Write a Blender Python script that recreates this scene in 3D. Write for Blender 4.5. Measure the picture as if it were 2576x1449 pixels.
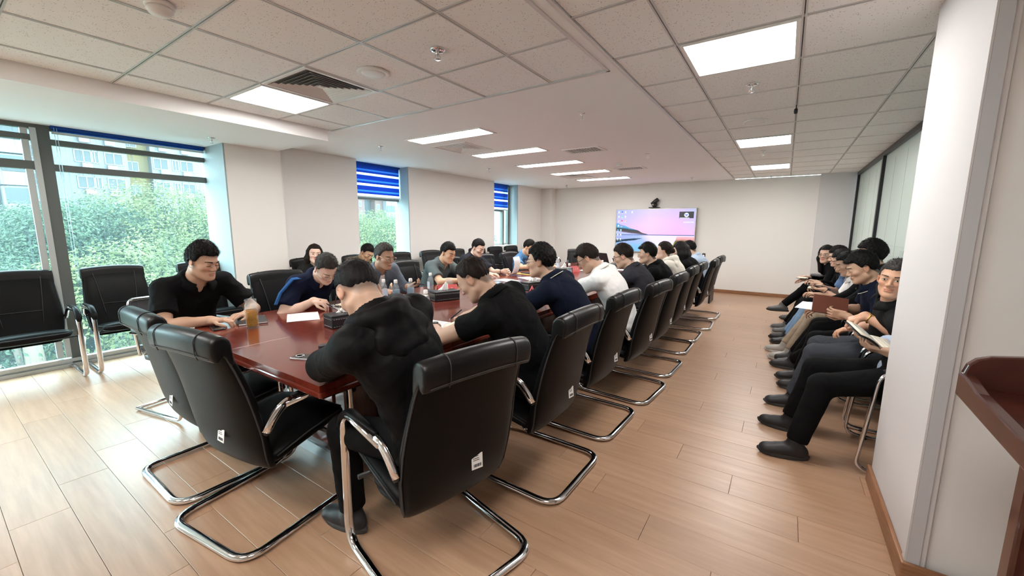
import bpy, bmesh, math, random
import numpy as np
from mathutils import Vector, Matrix
random.seed(7); rng = np.random.RandomState(11)
SC = bpy.context.scene
COL = SC.collection
for o in list(bpy.data.objects): bpy.data.objects.remove(o)
PI = math.pi

# ------------------------------------------------------------------ camera
RW = np.array([[0.8299, -0.0871, 0.5511], [0.5580, 0.1198, -0.8212], [0.0055, 0.9890, 0.1481]])
_u, _s, _v = np.linalg.svd(RW); RW = _u @ _v
CAMH = 1.41; FPX = 1015.7
cd = bpy.data.cameras.new('camera'); cam = bpy.data.objects.new('camera', cd); COL.objects.link(cam)
M = Matrix([[*RW[0], 0], [*RW[1], 0], [*RW[2], CAMH], [0, 0, 0, 1]])
cam.matrix_world = M
cd.sensor_fit = 'HORIZONTAL'; cd.sensor_width = 36; cd.lens = 36 * FPX / 2576; cd.clip_start = .02; cd.clip_end = 400
SC.camera = cam
# ------------------------------------------------------------------ world, exposure
W = bpy.data.worlds.new('world'); SC.world = W; W.use_nodes = True
bg = W.node_tree.nodes['Background']; bg.inputs[0].default_value = (.74, .92, 1.0, 1); bg.inputs[1].default_value = 4.9
SC.view_settings.view_transform = 'Standard'; SC.view_settings.look = 'None'
SC.view_settings.gamma = 1; SC.view_settings.use_curve_mapping = False
SC.view_settings.exposure = 2.20
PANEL = 8.2       # radiance of the ceiling light panels
def portal(loc, sx, sy):      # tells the renderer where the sky's light comes in; gives no light of its own
    l = bpy.data.lights.new('window_portal', 'AREA'); l.shape = 'RECTANGLE'; l.size = sx; l.size_y = sy; l.cycles.is_portal = True
    o = bpy.data.objects.new('window_portal', l); COL.objects.link(o); o.location = loc; o.rotation_euler = (0, -PI/2, 0); o['kind'] = 'helper'
portal((-6.0, -.1, 1.2), 2.3, 4.2)
portal((-6.0, 4.45, 1.5), 1.8, 1.1)
portal((-6.0, 8.2, 1.7), 1.4, .8)

# ------------------------------------------------------------------ materials
MATS = {}
def mat(name, col=(.5, .5, .5), rough=.6, metal=0, emit=None, es=0, trans=0, ior=1.45, coat=0, alpha=1, spec=.5, sheen=0):
    if name in MATS: return MATS[name]
    m = bpy.data.materials.new(name); m.use_nodes = True
    b = m.node_tree.nodes['Principled BSDF']
    b.inputs['Base Color'].default_value = (*col, 1); b.inputs['Roughness'].default_value = rough
    b.inputs['Metallic'].default_value = metal; b.inputs['IOR'].default_value = ior
    b.inputs['Transmission Weight'].default_value = trans; b.inputs['Coat Weight'].default_value = coat
    b.inputs['Coat Roughness'].default_value = .08
    b.inputs['Specular IOR Level'].default_value = spec; b.inputs['Alpha'].default_value = alpha
    b.inputs['Sheen Weight'].default_value = sheen
    if emit: b.inputs['Emission Color'].default_value = (*emit, 1); b.inputs['Emission Strength'].default_value = es
    MATS[name] = m; return m
def nd(m, t, **kw):
    n = m.node_tree.nodes.new(t)
    for k, v in kw.items():
        if k.startswith('i_'): n.inputs[k[2:].replace('_', ' ')].default_value = v
        else: setattr(n, k, v)
    return n
def lk(m, a, b): m.node_tree.links.new(a, b)
def bsdf(m): return m.node_tree.nodes['Principled BSDF']
def bump(m, scale, strength, dist=.002, detail=3, tex='NOISE', coords='Object', stretch=None):
    tc = nd(m, 'ShaderNodeTexCoord'); src = tc.outputs[coords]
    if stretch:
        mp = nd(m, 'ShaderNodeMapping'); mp.inputs['Scale'].default_value = stretch; lk(m, src, mp.inputs['Vector']); src = mp.outputs[0]
    if tex == 'NOISE': n = nd(m, 'ShaderNodeTexNoise'); n.inputs['Scale'].default_value = scale; n.inputs['Detail'].default_value = detail; out = n.outputs['Fac']
    else: n = nd(m, 'ShaderNodeTexVoronoi'); n.inputs['Scale'].default_value = scale; out = n.outputs['Distance']
    lk(m, src, n.inputs['Vector'])
    b = nd(m, 'ShaderNodeBump'); b.inputs['Strength'].default_value = strength; b.inputs['Distance'].default_value = dist
    lk(m, out, b.inputs['Height']); lk(m, b.outputs[0], bsdf(m).inputs['Normal']); return m
def noisecol(m, c1, c2, scale, stretch=(1, 1, 1), lo=.35, hi=.65, detail=5, coords='Object', rough=None):
    tc = nd(m, 'ShaderNodeTexCoord'); mp = nd(m, 'ShaderNodeMapping'); mp.inputs['Scale'].default_value = stretch
    n = nd(m, 'ShaderNodeTexNoise'); n.inputs['Scale'].default_value = scale; n.inputs['Detail'].default_value = detail
    r = nd(m, 'ShaderNodeValToRGB'); r.color_ramp.elements[0].position = lo; r.color_ramp.elements[1].position = hi
    r.color_ramp.elements[0].color = (*c1, 1); r.color_ramp.elements[1].color = (*c2, 1)
    lk(m, tc.outputs[coords], mp.inputs['Vector']); lk(m, mp.outputs[0], n.inputs['Vector']); lk(m, n.outputs['Fac'], r.inputs[0])
    lk(m, r.outputs[0], bsdf(m).inputs['Base Color']); return m

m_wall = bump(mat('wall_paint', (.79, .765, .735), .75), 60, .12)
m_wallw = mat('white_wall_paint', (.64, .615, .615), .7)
m_wallg = bump(mat('grey_wall_paint', (.80, .78, .765), .75), 60, .1)
m_reveal = mat('reveal_daylight_tint', (.33, .385, .40), .6)  # daylight's teal put into the colour, darkened against the strong sky
m_ceilp = mat('ceiling_plaster', (.91, .91, .91), .8)
m_guard = mat('corner_guard', (.55, .54, .56), .6)
m_tile = mat('ceiling_tile', (.74, .705, .68), .9)
def _tile():
    m = m_tile
    tc = nd(m, 'ShaderNodeTexCoord'); g = nd(m, 'ShaderNodeNewGeometry')
    v = nd(m, 'ShaderNodeTexVoronoi'); v.inputs['Scale'].default_value = 85; lk(m, g.outputs['Position'], v.inputs['Vector'])
    n = nd(m, 'ShaderNodeTexNoise'); n.inputs['Scale'].default_value = 40; lk(m, g.outputs['Position'], n.inputs['Vector'])
    a = nd(m, 'ShaderNodeMath', operation='LESS_THAN'); a.inputs[1].default_value = .22; lk(m, v.outputs['Distance'], a.inputs[0])
    b = nd(m, 'ShaderNodeMath', operation='GREATER_THAN'); b.inputs[1].default_value = .52; lk(m, n.outputs['Fac'], b.inputs[0])
    c = nd(m, 'ShaderNodeMath', operation='MULTIPLY'); lk(m, a.outputs[0], c.inputs[0]); lk(m, b.outputs[0], c.inputs[1])
    x = nd(m, 'ShaderNodeMix', data_type='RGBA'); x.inputs[6].default_value = (.91, .895, .885, 1); x.inputs[7].default_value = (.42, .38, .36, 1)
    lk(m, c.outputs[0], x.inputs[0]); lk(m, x.outputs[2], bsdf(m).inputs['Base Color'])
_tile()
m_grid = mat('ceiling_grid_metal', (.62, .61, .60), .4, .3)
m_base = noisecol(mat('baseboard_wood', (.27, .13, .07), .45), (.24, .105, .05), (.33, .165, .085), 6, (1, 1, 12))
m_floor = mat('floor_laminate', (.42, .25, .15), .36, spec=.8, coat=.18)
def _floor():
    m = m_floor
    oi = nd(m, 'ShaderNodeObjectInfo'); g = nd(m, 'ShaderNodeNewGeometry')
    mp = nd(m, 'ShaderNodeMapping'); mp.inputs['Scale'].default_value = (1.1, 14, 1); lk(m, g.outputs['Position'], mp.inputs['Vector'])
    add = nd(m, 'ShaderNodeVectorMath', operation='ADD'); lk(m, mp.outputs[0], add.inputs[0])
    cx = nd(m, 'ShaderNodeCombineXYZ'); mu = nd(m, 'ShaderNodeMath', operation='MULTIPLY'); mu.inputs[1].default_value = 40; lk(m, oi.outputs['Random'], mu.inputs[0])
    lk(m, mu.outputs[0], cx.inputs[0]); lk(m, mu.outputs[0], cx.inputs[2]); lk(m, cx.outputs[0], add.inputs[1])
    n = nd(m, 'ShaderNodeTexNoise'); n.inputs['Scale'].default_value = 2.2; n.inputs['Detail'].default_value = 7; n.inputs['Roughness'].default_value = .62; lk(m, add.outputs[0], n.inputs['Vector'])
    r = nd(m, 'ShaderNodeValToRGB'); r.color_ramp.elements[0].position = .3; r.color_ramp.elements[1].position = .72
    r.color_ramp.elements[0].color = (.35, .205, .122, 1); r.color_ramp.elements[1].color = (.45, .28, .178, 1); lk(m, n.outputs['Fac'], r.inputs[0])
    hs = nd(m, 'ShaderNodeHueSaturation'); lk(m, r.outputs[0], hs.inputs['Color'])
    mr = nd(m, 'ShaderNodeMapRange'); mr.inputs['To Min'].default_value = .95; mr.inputs['To Max'].default_value = 1.05; lk(m, oi.outputs['Random'], mr.inputs[0]); lk(m, mr.outputs[0], hs.inputs['Value'])
    lk(m, hs.outputs[0], bsdf(m).inputs['Base Color'])
    b = nd(m, 'ShaderNodeBump'); b.inputs['Strength'].default_value = .08; b.inputs['Distance'].default_value = .002; lk(m, n.outputs['Fac'], b.inputs['Height']); lk(m, b.outputs[0], bsdf(m).inputs['Normal'])
_floor(); bsdf(m_floor).inputs['Coat Roughness'].default_value = .30
m_gap = mat('floor_joint', (.13, .08, .055), .9)
m_leather = bump(mat('black_leather', (.0045, .0045, .005), .40, spec=.13), 220, .25, .0012)
m_leather_lit = bump(mat('black_leather_lit', (.006, .006, .0065), .36, spec=.36), 220, .25, .0012)  # same leather, lighter and glossier to carry the highlight on the roll
m_leather2 = mat('stitching', (.03, .03, .032), .6)
m_chrome = mat('chrome', (.80, .80, .82), .09, 1)
m_steel = mat('brushed_steel', (.55, .56, .58), .3, 1)
m_blackpl = mat('black_plastic', (.015, .015, .017), .4)
m_mesh = mat('black_mesh', (.05, .05, .055), .6, alpha=.78)
m_sticker = mat('sticker_paper', (.85, .85, .84), .6)
m_ink = mat('printed_ink', (.06, .06, .07), .7)
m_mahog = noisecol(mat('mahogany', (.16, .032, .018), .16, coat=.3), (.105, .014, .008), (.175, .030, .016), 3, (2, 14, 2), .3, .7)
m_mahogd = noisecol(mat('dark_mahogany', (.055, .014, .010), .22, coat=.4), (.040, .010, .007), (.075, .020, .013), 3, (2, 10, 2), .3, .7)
m_frame = mat('window_frame_grey', (.12, .13, .125), .45, .2)
m_framel = mat('window_frame_silver', (.52, .55, .55), .4, .4)
m_glass = mat('window_glass', (.80, .97, .96), 0)
def _glass(m, tint, haze, hazecol, streak=True, spec=.1):
    nt = m.node_tree; nt.nodes.remove(bsdf(m)); out = [n for n in nt.nodes if n.type == 'OUTPUT_MATERIAL'][0]
    tr = nd(m, 'ShaderNodeBsdfTransparent'); tr.inputs[0].default_value = (*tint, 1)
    df = nd(m, 'ShaderNodeBsdfTranslucent'); df.inputs[0].default_value = (*hazecol, 1)
    gl = nd(m, 'ShaderNodeBsdfGlossy'); gl.inputs['Roughness'].default_value = .02
    mx = nd(m, 'ShaderNodeMixShader'); mx2 = nd(m, 'ShaderNodeMixShader')
    lk(m, tr.outputs[0], mx.inputs[1]); lk(m, df.outputs[0], mx.inputs[2])
    if streak:
        g = nd(m, 'ShaderNodeNewGeometry'); mp = nd(m, 'ShaderNodeMapping'); mp.inputs['Scale'].default_value = (1, 26, .55); lk(m, g.outputs['Position'], mp.inputs['Vector'])
        n = nd(m, 'ShaderNodeTexNoise'); n.inputs['Scale'].default_value = 2.4; n.inputs['Detail'].default_value = 4; lk(m, mp.outputs[0], n.inputs['Vector'])
        r = nd(m, 'ShaderNodeMapRange'); r.inputs['From Min'].default_value = .56; r.inputs['From Max'].default_value = .70; r.inputs['To Min'].default_value = haze; r.inputs['To Max'].default_value = haze + .22
        lk(m, n.outputs['Fac'], r.inputs[0]); lk(m, r.outputs[0], mx.inputs[0])
    else: mx.inputs[0].default_value = haze
    fr = nd(m, 'ShaderNodeFresnel'); fr.inputs[0].default_value = 1.3
    ge = nd(m, 'ShaderNodeNewGeometry'); inv = nd(m, 'ShaderNodeMath', operation='SUBTRACT'); inv.inputs[0].default_value = 1; lk(m, ge.outputs['Backfacing'], inv.inputs[1])
    ml = nd(m, 'ShaderNodeMath', operation='MULTIPLY'); lk(m, fr.outputs[0], ml.inputs[0]); lk(m, inv.outputs[0], ml.inputs[1])     # reflect at the entry face only
    lk(m, ml.outputs[0], mx2.inputs[0]); lk(m, mx.outputs[0], mx2.inputs[1]); lk(m, gl.outputs[0], mx2.inputs[2])
    lk(m, mx2.outputs[0], out.inputs[0])
_glass(m_glass, (.89, .97, .96), .13, (.085, .115, .125))
m_clear = mat('clear_plastic', (.95, .97, .98), .03)
_glass(m_clear, (.90, .94, .95), .14, (.75, .78, .8), False)
m_frost = mat('frosted_glass', (.52, .60, .55), .35, spec=.4)
m_frost2 = mat('frosted_glass_band', (.44, .52, .48), .35)
m_light = mat('light_panel', (1, 1, 1), .5, emit=(1.0, .97, .935), es=PANEL)
m_white = mat('white_enamel', (.82, .80, .78), .45)
m_ventd = mat('vent_dark', (.10, .09, .085), .7)
m_paper = mat('paper', (.88, .87, .87), .7)
m_cream = mat('cream_paper', (.80, .74, .60), .7)
m_black = mat('black_cover', (.015, .015, .018), .35)
m_brown = mat('brown_cover', (.13, .035, .018), .4)
m_red = mat('red_card', (.62, .035, .04), .35)
m_pcap = mat('white_cap', (.88, .88, .88), .35)
m_label = mat('bottle_label', (.62, .74, .88), .4)
m_tea = mat('green_tea', (.62, .42, .06), .05); _glass(m_tea, (.86, .60, .16), .30, (.62, .32, .03), False)
m_dtea = mat('dark_tea', (.3, .06, .02), .05); _glass(m_dtea, (.55, .20, .08), .4, (.20, .04, .01), False)
m_water = mat('water', (.9, .95, .97), .05); _glass(m_water, (.88, .92, .93), .05, (.6, .65, .7), False)
m_leafd = mat('tea_leaves', (.10, .055, .012), .7)
m_screenf = mat('screen_frame', (.55, .50, .42), .35, .6)

# ------------------------------------------------------------------ object helpers
def link(o, parent=None):
    COL.objects.link(o)
    if parent is not None: o.parent = parent
    return o
def tag(o, label=None, cat=None, group=None, kind=None):
    if label: o['label'] = label
    if cat: o['category'] = cat
    if group: o['group'] = group
    if kind: o['kind'] = kind
    return o
def empty(name, loc=(0, 0, 0), rz=0, label=None, cat=None, group=None):
    o = bpy.data.objects.new(name, None); COL.objects.link(o); o.location = loc; o.rotation_euler = (0, 0, rz); o.empty_display_size = .1
    return tag(o, label, cat, group)
def copy_tree(o, parent=None):
    c = o.copy(); COL.objects.link(c)
    if parent is not None: c.parent = parent
    for ch in list(o.children): copy_tree(ch, c)
    return c
class MB:
    def __init__(s): s.v = []; s.f = []; s.mi = []; s.cur = 0; s.sm = []; s.smooth = False
    def add(s, vs, fs):
        n = len(s.v); s.v += [tuple(v) for v in vs]; s.f += [tuple(i + n for i in f) for f in fs]
        s.mi += [s.cur] * len(fs); s.sm += [s.smooth] * len(fs); return s
    def box(s, a, b, rot=None, org=None):
        x0, y0, z0 = a; x1, y1, z1 = b
        vs = [(x0, y0, z0), (x1, y0, z0), (x1, y1, z0), (x0, y1, z0), (x0, y0, z1), (x1, y0, z1), (x1, y1, z1), (x0, y1, z1)]
        if rot is not None: vs = [rot @ Vector(v) + (org or Vector()) for v in vs]
        return s.add(vs, [(0, 3, 2, 1), (4, 5, 6, 7), (0, 1, 5, 4), (1, 2, 6, 5), (2, 3, 7, 6), (3, 0, 4, 7)])
    def tube(s, pts, r, seg=8, flat=1.0, closed=False, cap=True):
        pts = [Vector(p) for p in pts]; n = len(pts); rs = r if isinstance(r, (list, tuple)) else [r] * n
        vs = []; N = None
        for i, p in enumerate(pts):
            if closed: t = (pts[(i + 1) % n] - pts[i - 1]).normalized()
            else: t = (pts[min(i + 1, n - 1)] - pts[max(i - 1, 0)]).normalized()
            if N is None:
                N = t.orthogonal().normalized()
                if abs(t.z) < .95: N = (Vector((0, 0, 1)) - t * t.z).normalized()
            else:
                N = (N - t * N.dot(t));
                N = N.normalized() if N.length > 1e-6 else t.orthogonal().normalized()
            B = t.cross(N)
            for k in range(seg):
                a = 2 * PI * k / seg; vs.append(p + N * (math.cos(a) * rs[i] * flat) + B * (math.sin(a) * rs[i]))
        fs = []
        for i in range(n if closed else n - 1):
            j = (i + 1) % n
            for k in range(seg):
                k2 = (k + 1) % seg; fs.append((i * seg + k, i * seg + k2, j * seg + k2, j * seg + k))
        if cap and not closed: fs.append(tuple(range(seg))[::-1]); fs.append(tuple((n - 1) * seg + k for k in range(seg)))
        o = s.smooth; s.smooth = True; s.add(vs, fs); s.smooth = o; return s
    def lathe(s, prof, c=(0, 0, 0), seg=20):
        vs = []; n = len(prof)
        for r, z in prof:
            for k in range(seg):
                a = 2 * PI * k / seg; vs.append((c[0] + r * math.cos(a), c[1] + r * math.sin(a), c[2] + z))
        fs = []
        for i in range(n - 1):
            for k in range(seg):
                k2 = (k + 1) % seg; fs.append((i * seg + k, i * seg + k2, (i + 1) * seg + k2, (i + 1) * seg + k))
        if prof[0][0] > 1e-5: fs.append(tuple(range(seg))[::-1])
        if prof[-1][0] > 1e-5: fs.append(tuple((n - 1) * seg + k for k in range(seg)))
        o = s.smooth; s.smooth = True; s.add(vs, fs); s.smooth = o; return s
    def grid(s, P, nu, nv, flip=False):   # P: list rows nv of nu points
        fs = []
        for j in range(nv - 1):
            for i in range(nu - 1):
                q = (j * nu + i, j * nu + i + 1, (j + 1) * nu + i + 1, (j + 1) * nu + i); fs.append(q[::-1] if flip else q)
        return s.add(P, fs)
    def loft(s, rings, cap=True):
        n = len(rings[0]); vs = [p for r in rings for p in r]; fs = []
        for i in range(len(rings) - 1):
            for k in range(n):
                k2 = (k + 1) % n; fs.append((i * n + k, i * n + k2, (i + 1) * n + k2, (i + 1) * n + k))
        if cap: fs.append(tuple(range(n))[::-1]); fs.append(tuple((len(rings) - 1) * n + k for k in range(n)))
        return s.add(vs, fs)
    def build(s, name, mats, parent=None, bevel=0, bseg=2, smooth=None, solid=0, subsurf=0):
        me = bpy.data.meshes.new(name); me.from_pydata([tuple(v) for v in s.v], [], s.f)
        for m in (mats if isinstance(mats, (list, tuple)) else [mats]): me.materials.append(m)
        me.polygons.foreach_set('material_index', s.mi)
        sm = s.sm if smooth is None else [smooth] * len(s.f)
        me.polygons.foreach_set('use_smooth', sm)
        bm = bmesh.new(); bm.from_mesh(me); bmesh.ops.recalc_face_normals(bm, faces=bm.faces); bm.to_mesh(me); bm.free()
        me.update()
        o = bpy.data.objects.new(name, me); link(o, parent)
        if solid: md = o.modifiers.new('s', 'SOLIDIFY'); md.thickness = solid; md.offset = 0
        if bevel: md = o.modifiers.new('b', 'BEVEL'); md.width = bevel; md.segments = bseg; md.limit_method = 'ANGLE'; md.harden_normals = False
        if subsurf: md = o.modifiers.new('ss', 'SUBSURF'); md.levels = subsurf; md.render_levels = subsurf
        return o
def box(name, a, b, m, parent=None, bevel=0, kind=None):
    o = MB().box(a, b).build(name, m, parent, bevel)
    if kind: o['kind'] = kind
    return o
def fillet(pts, r, n=5):
    pts = [Vector(p) for p in pts]; out = [pts[0]]
    for i in range(1, len(pts) - 1):
        p = pts[i]; a = (pts[i - 1] - p); b = (pts[i + 1] - p); rr = min(r if not isinstance(r, (list, tuple)) else r[i], a.length * .49, b.length * .49)
        A = p + a.normalized() * rr; B = p + b.normalized() * rr
        for k in range(n + 1):
            t = k / n; out.append(A * (1 - t) ** 2 + p * 2 * t * (1 - t) + B * t * t)
    out.append(pts[-1]); return out
# ------------------------------------------------------------------ the room
CEI = 2.452; SOF = 2.335; XG = -5.9; XW = -5.62; YB = -3.0; YF = 9.99; XR = 1.03
def S(o, label=None): o['kind'] = 'structure'; return o
# floor: subfloor + individual laminate planks running along x
floor = S(box('floor', (-6.0, YB, -.06), (3.2, 10.1, -.006), m_gap))
PW = .245; PL = 1.22
plank_cache = {}
def plank(x0, x1, y0, y1):
    g = .0007
    key = (round(x1 - x0, 3), round(y1 - y0, 3))
    if key not in plank_cache:
        w, l = x1 - x0 - 2 * g, y1 - y0 - 2 * g; b = .0012
        mb = MB()
        lo = [(0, 0, -.006), (w, 0, -.006), (w, l, -.006), (0, l, -.006)]
        mid = [(0, 0, -b), (w, 0, -b), (w, l, -b), (0, l, -b)]
        hi = [(b, b, 0), (w - b, b, 0), (w - b, l - b, 0), (b, l - b, 0)]
        mb.loft([lo, mid, hi])
        plank_cache[key] = mb.build('plank', m_floor, floor); o = plank_cache[key]
    else:
        o = bpy.data.objects.new('plank', plank_cache[key].data); link(o, floor)
    o.location = (x0 + g, y0 + g, 0); return o
PW = .2; PL = 1.22
for k in range(-3, 50):      # rows stepped by a quarter plank, as laid in the photo
    y0 = .1 + k * PW; y1 = min(y0 + PW, 9.99)
    if y1 - y0 < .03: continue
    xe = .6 if y0 > 2.2 else 1.3
    if y0 > 2.8: xe = 1.06
    st = (-2.88 - .305 * k) % PL; xs = [-5.98] + [v for v in (st - 6.1 + j * PL for j in range(8)) if -5.95 < v < xe - .03] + [xe]
    for a, b in zip(xs[:-1], xs[1:]): plank(round(a, 3), round(b, 3), round(y0, 4), round(y1, 4))
o = MB().box((-5.98, YB, -.006), (3.2, -.5, 0)).box((1.3, -.5, -.006), (3.2, 2.2, 0)).build('floor_strip', m_floor, floor)

# ceiling : slab, plaster band, soffit, tiles
ceil = S(box('ceiling', (-6.0, YB, CEI + .02), (3.2, 10.1, CEI + .12), m_ceilp))
def cpart(name, a, b, m=m_ceilp): return box(name, a, b, m, ceil)
XS = -.9925; XLE = -1.091; YLE = 2.745
cpart('plaster_band', (-6.0, YLE, CEI), (XS, YF + .05, CEI + .019))
cpart('plaster_band', (XLE, YB, CEI), (XS, YLE, CEI + .019))
cpart('soffit', (-6.0, YB, SOF), (-4.25, 2.70, CEI + .019))
grid = MB(); tiles = []
tmesh = {}
def tile(x0, x1, y0, y1):
    e = .009
    w, l = round(x1 - x0, 3), round(y1 - y0, 3)
    if w < .03 or l < .03: return
    if (w, l) not in tmesh:
        mb = MB(); z0, z1 = .003, .014; b = .006
        r0 = [(e, e, z0), (w - e, e, z0), (w - e, l - e, z0), (e, l - e, z0)]
        r1 = [(e - .004, e - .004, z1), (w - e + .004, e - .004, z1), (w - e + .004, l - e + .004, z1), (e - .004, l - e + .004, z1)]
        mb.loft([r0, r1]); tmesh[(w, l)] = mb.build('ceiling_tile', m_tile, ceil); o = tmesh[(w, l)]
    else: o = bpy.data.objects.new('ceiling_tile', tmesh[(w, l)].data); link(o, ceil)
    o.location = (x0, y0, CEI)
def tbar(a, b):     # a T-bar with a recessed dark slot line
    w = .0115
    if abs(a[0] - b[0]) < 1e-6: grid.box((a[0] - w, a[1], CEI - .001), (a[0] - .0025, b[1], CEI + .016)); grid.box((a[0] + .0025, a[1], CEI - .001), (a[0] + w, b[1], CEI + .016)); grid2.box((a[0] - .003, a[1], CEI + .006), (a[0] + .003, b[1], CEI + .016))
    else: grid.box((a[0], a[1] - w, CEI - .0005), (b[0], a[1] - .0025, CEI + .0155)); grid.box((a[0], a[1] + .0025, CEI - .0005), (b[0], a[1] + w, CEI + .0155)); grid2.box((a[0], a[1] - .003, CEI + .006), (b[0], a[1] + .003, CEI + .016))
grid2 = MB()
light_cells = []; vent_cells = []
RX = [XS, -.617, -.017, .583, 1.06]; RY = [2.602 + .6 * k for k in range(-9, 13)]
RY = [YB] + [v for v in RY if v > YB] + [YF]
RL = {(-.617, 2.602), (-.617, 5.602), (-.617, 8.002), (-.617, -.398)}
for yi in range(len(RY) - 1):
    xs = list(RX) if RY[yi] >= 2.0 else [XS, -.617, -.017, .583, 1.183, 1.783, 2.383, 3.0]
    for xi in range(len(xs) - 1):
        if any(abs(xs[xi] - a) < .01 and abs(RY[yi] - b) < .01 for a, b in RL): light_cells.append((xs[xi], xs[xi + 1], RY[yi], RY[yi + 1])); continue
        tile(xs[xi], xs[xi + 1], RY[yi], RY[yi + 1])
for x in RX[1:-1]: tbar((x, YB), (x, YF))
for x in (1.183, 1.783, 2.383): tbar((x, YB), (x, 2.1))
for v in RY[1:-1]: tbar((XS, v), (1.06 if v > 2 else 3.0, v))
LX = [-4.25, -3.915, -3.315, -2.715, -2.115, -1.515, XLE]; LY = [YB] + [.985 + .6 * k for k in range(-6, 3)] + [YLE]
LLc = {(-3.915, 1.585), (-3.915, -.815), (-1.515 - .6, -.815)}
for yi in range(len(LY) - 1):
    for xi in range(len(LX) - 1):
        c = (LX[xi], LY[yi])
        if any(abs(c[0] - a) < .01 and abs(c[1] - b) < .01 for a, b in LLc): light_cells.append((LX[xi], LX[xi + 1], LY[yi], LY[yi + 1])); continue
        if abs(c[0] + 3.315) < .01 and abs(c[1] - 1.585) < .01: vent_cells.append((LX[xi], LX[xi + 1], LY[yi], LY[yi + 1])); continue
        tile(LX[xi], LX[xi + 1], LY[yi], LY[yi + 1])
for x in LX[1:-1]: tbar((x, YB), (x, YLE))
for v in LY[1:-1]: tbar((-4.25, v), (XLE, v))
o = grid.build('ceiling_grid', m_grid, ceil); o['kind'] = 'stuff'
o = grid2.build('ceiling_grid_slot', m_ventd, ceil); o['kind'] = 'stuff'
# edge angle trims
e = MB()
e.box((XS - .018, YB, CEI - .006), (XS + .004, YF, CEI + .0)); e.box((XLE - .004, YB, CEI - .006), (XLE + .018, YLE + .015, CEI)); e.box((-4.25, YLE - .004, CEI - .006), (XLE + .018, YLE + .018, CEI))
e.build('edge_trim', m_grid, ceil)

# walls
wf = S(box('wall_far', (-5.7, YF, 0), (1.2, 10.15, CEI), m_wall))
S(box('column_far_left', (-5.62, 9.78, 0), (-5.29, YF, CEI), m_wall))
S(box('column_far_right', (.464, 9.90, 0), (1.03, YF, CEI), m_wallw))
wl = S(box('wall_left', (-6.0, 2.12, 0), (-5.35, 2.74, CEI + .01), m_wall))
def wseg(a, b): return box('wall_segment', a, b, m_wall, wl)
wseg((-6.0, 2.74, 0), (XW, 4.02, CEI)); wseg((-6.0, 5.07, 0), (XW, 7.62, CEI)); wseg((-6.0, 8.62, 0), (XW, 10.05, CEI))
wseg((-6.0, 4.02, 0), (XW, 5.07, .55)); wseg((-6.0, 7.62, 0), (XW, 8.62, .98))
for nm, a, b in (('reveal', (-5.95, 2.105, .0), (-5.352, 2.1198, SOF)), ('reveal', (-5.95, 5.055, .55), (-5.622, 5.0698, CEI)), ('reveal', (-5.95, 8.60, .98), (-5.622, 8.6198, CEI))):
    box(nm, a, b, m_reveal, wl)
S(box('wall_back', (-6.0, YB - .1, 0), (3.2, YB, CEI + .1), m_wall))
S(box('wall_right', (3.0, YB, 0), (3.1, 2.3, CEI + .1), m_wall))
S(box('wall_right_front', (.53, 2.11, 0), (3.1, 2.3, CEI), m_wallg))
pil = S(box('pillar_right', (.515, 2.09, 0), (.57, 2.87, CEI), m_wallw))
box('corner_guard', (.5155, 2.083, 0), (.553, 2.0899, CEI), m_guard, pil)
box('corner_guard', (.5085, 2.083, 0), (.5149, 2.118, CEI), m_wallw, pil)
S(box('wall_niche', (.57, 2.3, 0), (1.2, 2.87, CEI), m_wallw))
# baseboards
def bb(name, a, b): return S(box(name, a, b, m_base, None, .006))
bb('baseboard_far', (-5.29, YF - .014, 0), (.464, YF, .075)); bb('baseboard_far_right', (.464, 9.886, 0), (1.0, 9.90, .075))
bb('baseboard_left', (XW, 5.07, 0), (XW + .014, 9.78, .075)); bb('baseboard_column', (-5.35, 2.12, 0), (-5.336, 2.74, .075))
bb('baseboard_pillar', (.497, 2.075, 0), (.515, 2.89, .095)); bb('baseboard_right', (.497, 2.065, 0), (3.0, 2.083, .095))
# glazed partition on the right
gp = empty('glass_partition', (1.03, 2.87, 0)); gp['kind'] = 'structure'
def gpart(name, a, b, m): 
    o = box(name, a, b, m, gp); o.location = (-1.03, -2.87, 0); return o
gpart('frame_rail', (1.0, 2.87, CEI - .06), (1.08, 9.9, CEI), m_black); gpart('frame_rail', (1.0, 2.87, 0), (1.08, 9.9, .09), m_black)
ys = [2.90, 4.15, 5.35, 7.5, 9.85]
for v in ys: gpart('frame_post', (1.0, v - .035, .09), (1.08, v + .035, CEI - .06), m_black)
for a, b in zip(ys[:-1], ys[1:]): gpart('glass_pane', (1.035, a + .035, .09), (1.047, b - .035, CEI - .06), m_frost)
lines = MB()
for zz in (1.10, 1.22): lines.box((1.033, 2.95, zz), (1.0349, 9.8, zz + .008))
for v in np.arange(3.3, 9.7, .62): lines.box((1.033, v, 1.12), (1.0349, v + .16, 1.19)); lines.box((1.033, v + .45, .2), (1.0349, v + .457, 2.3))
o = lines.build('frosted_lines', m_frost2, gp); o.location = (-1.03, -2.87, 0)
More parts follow.
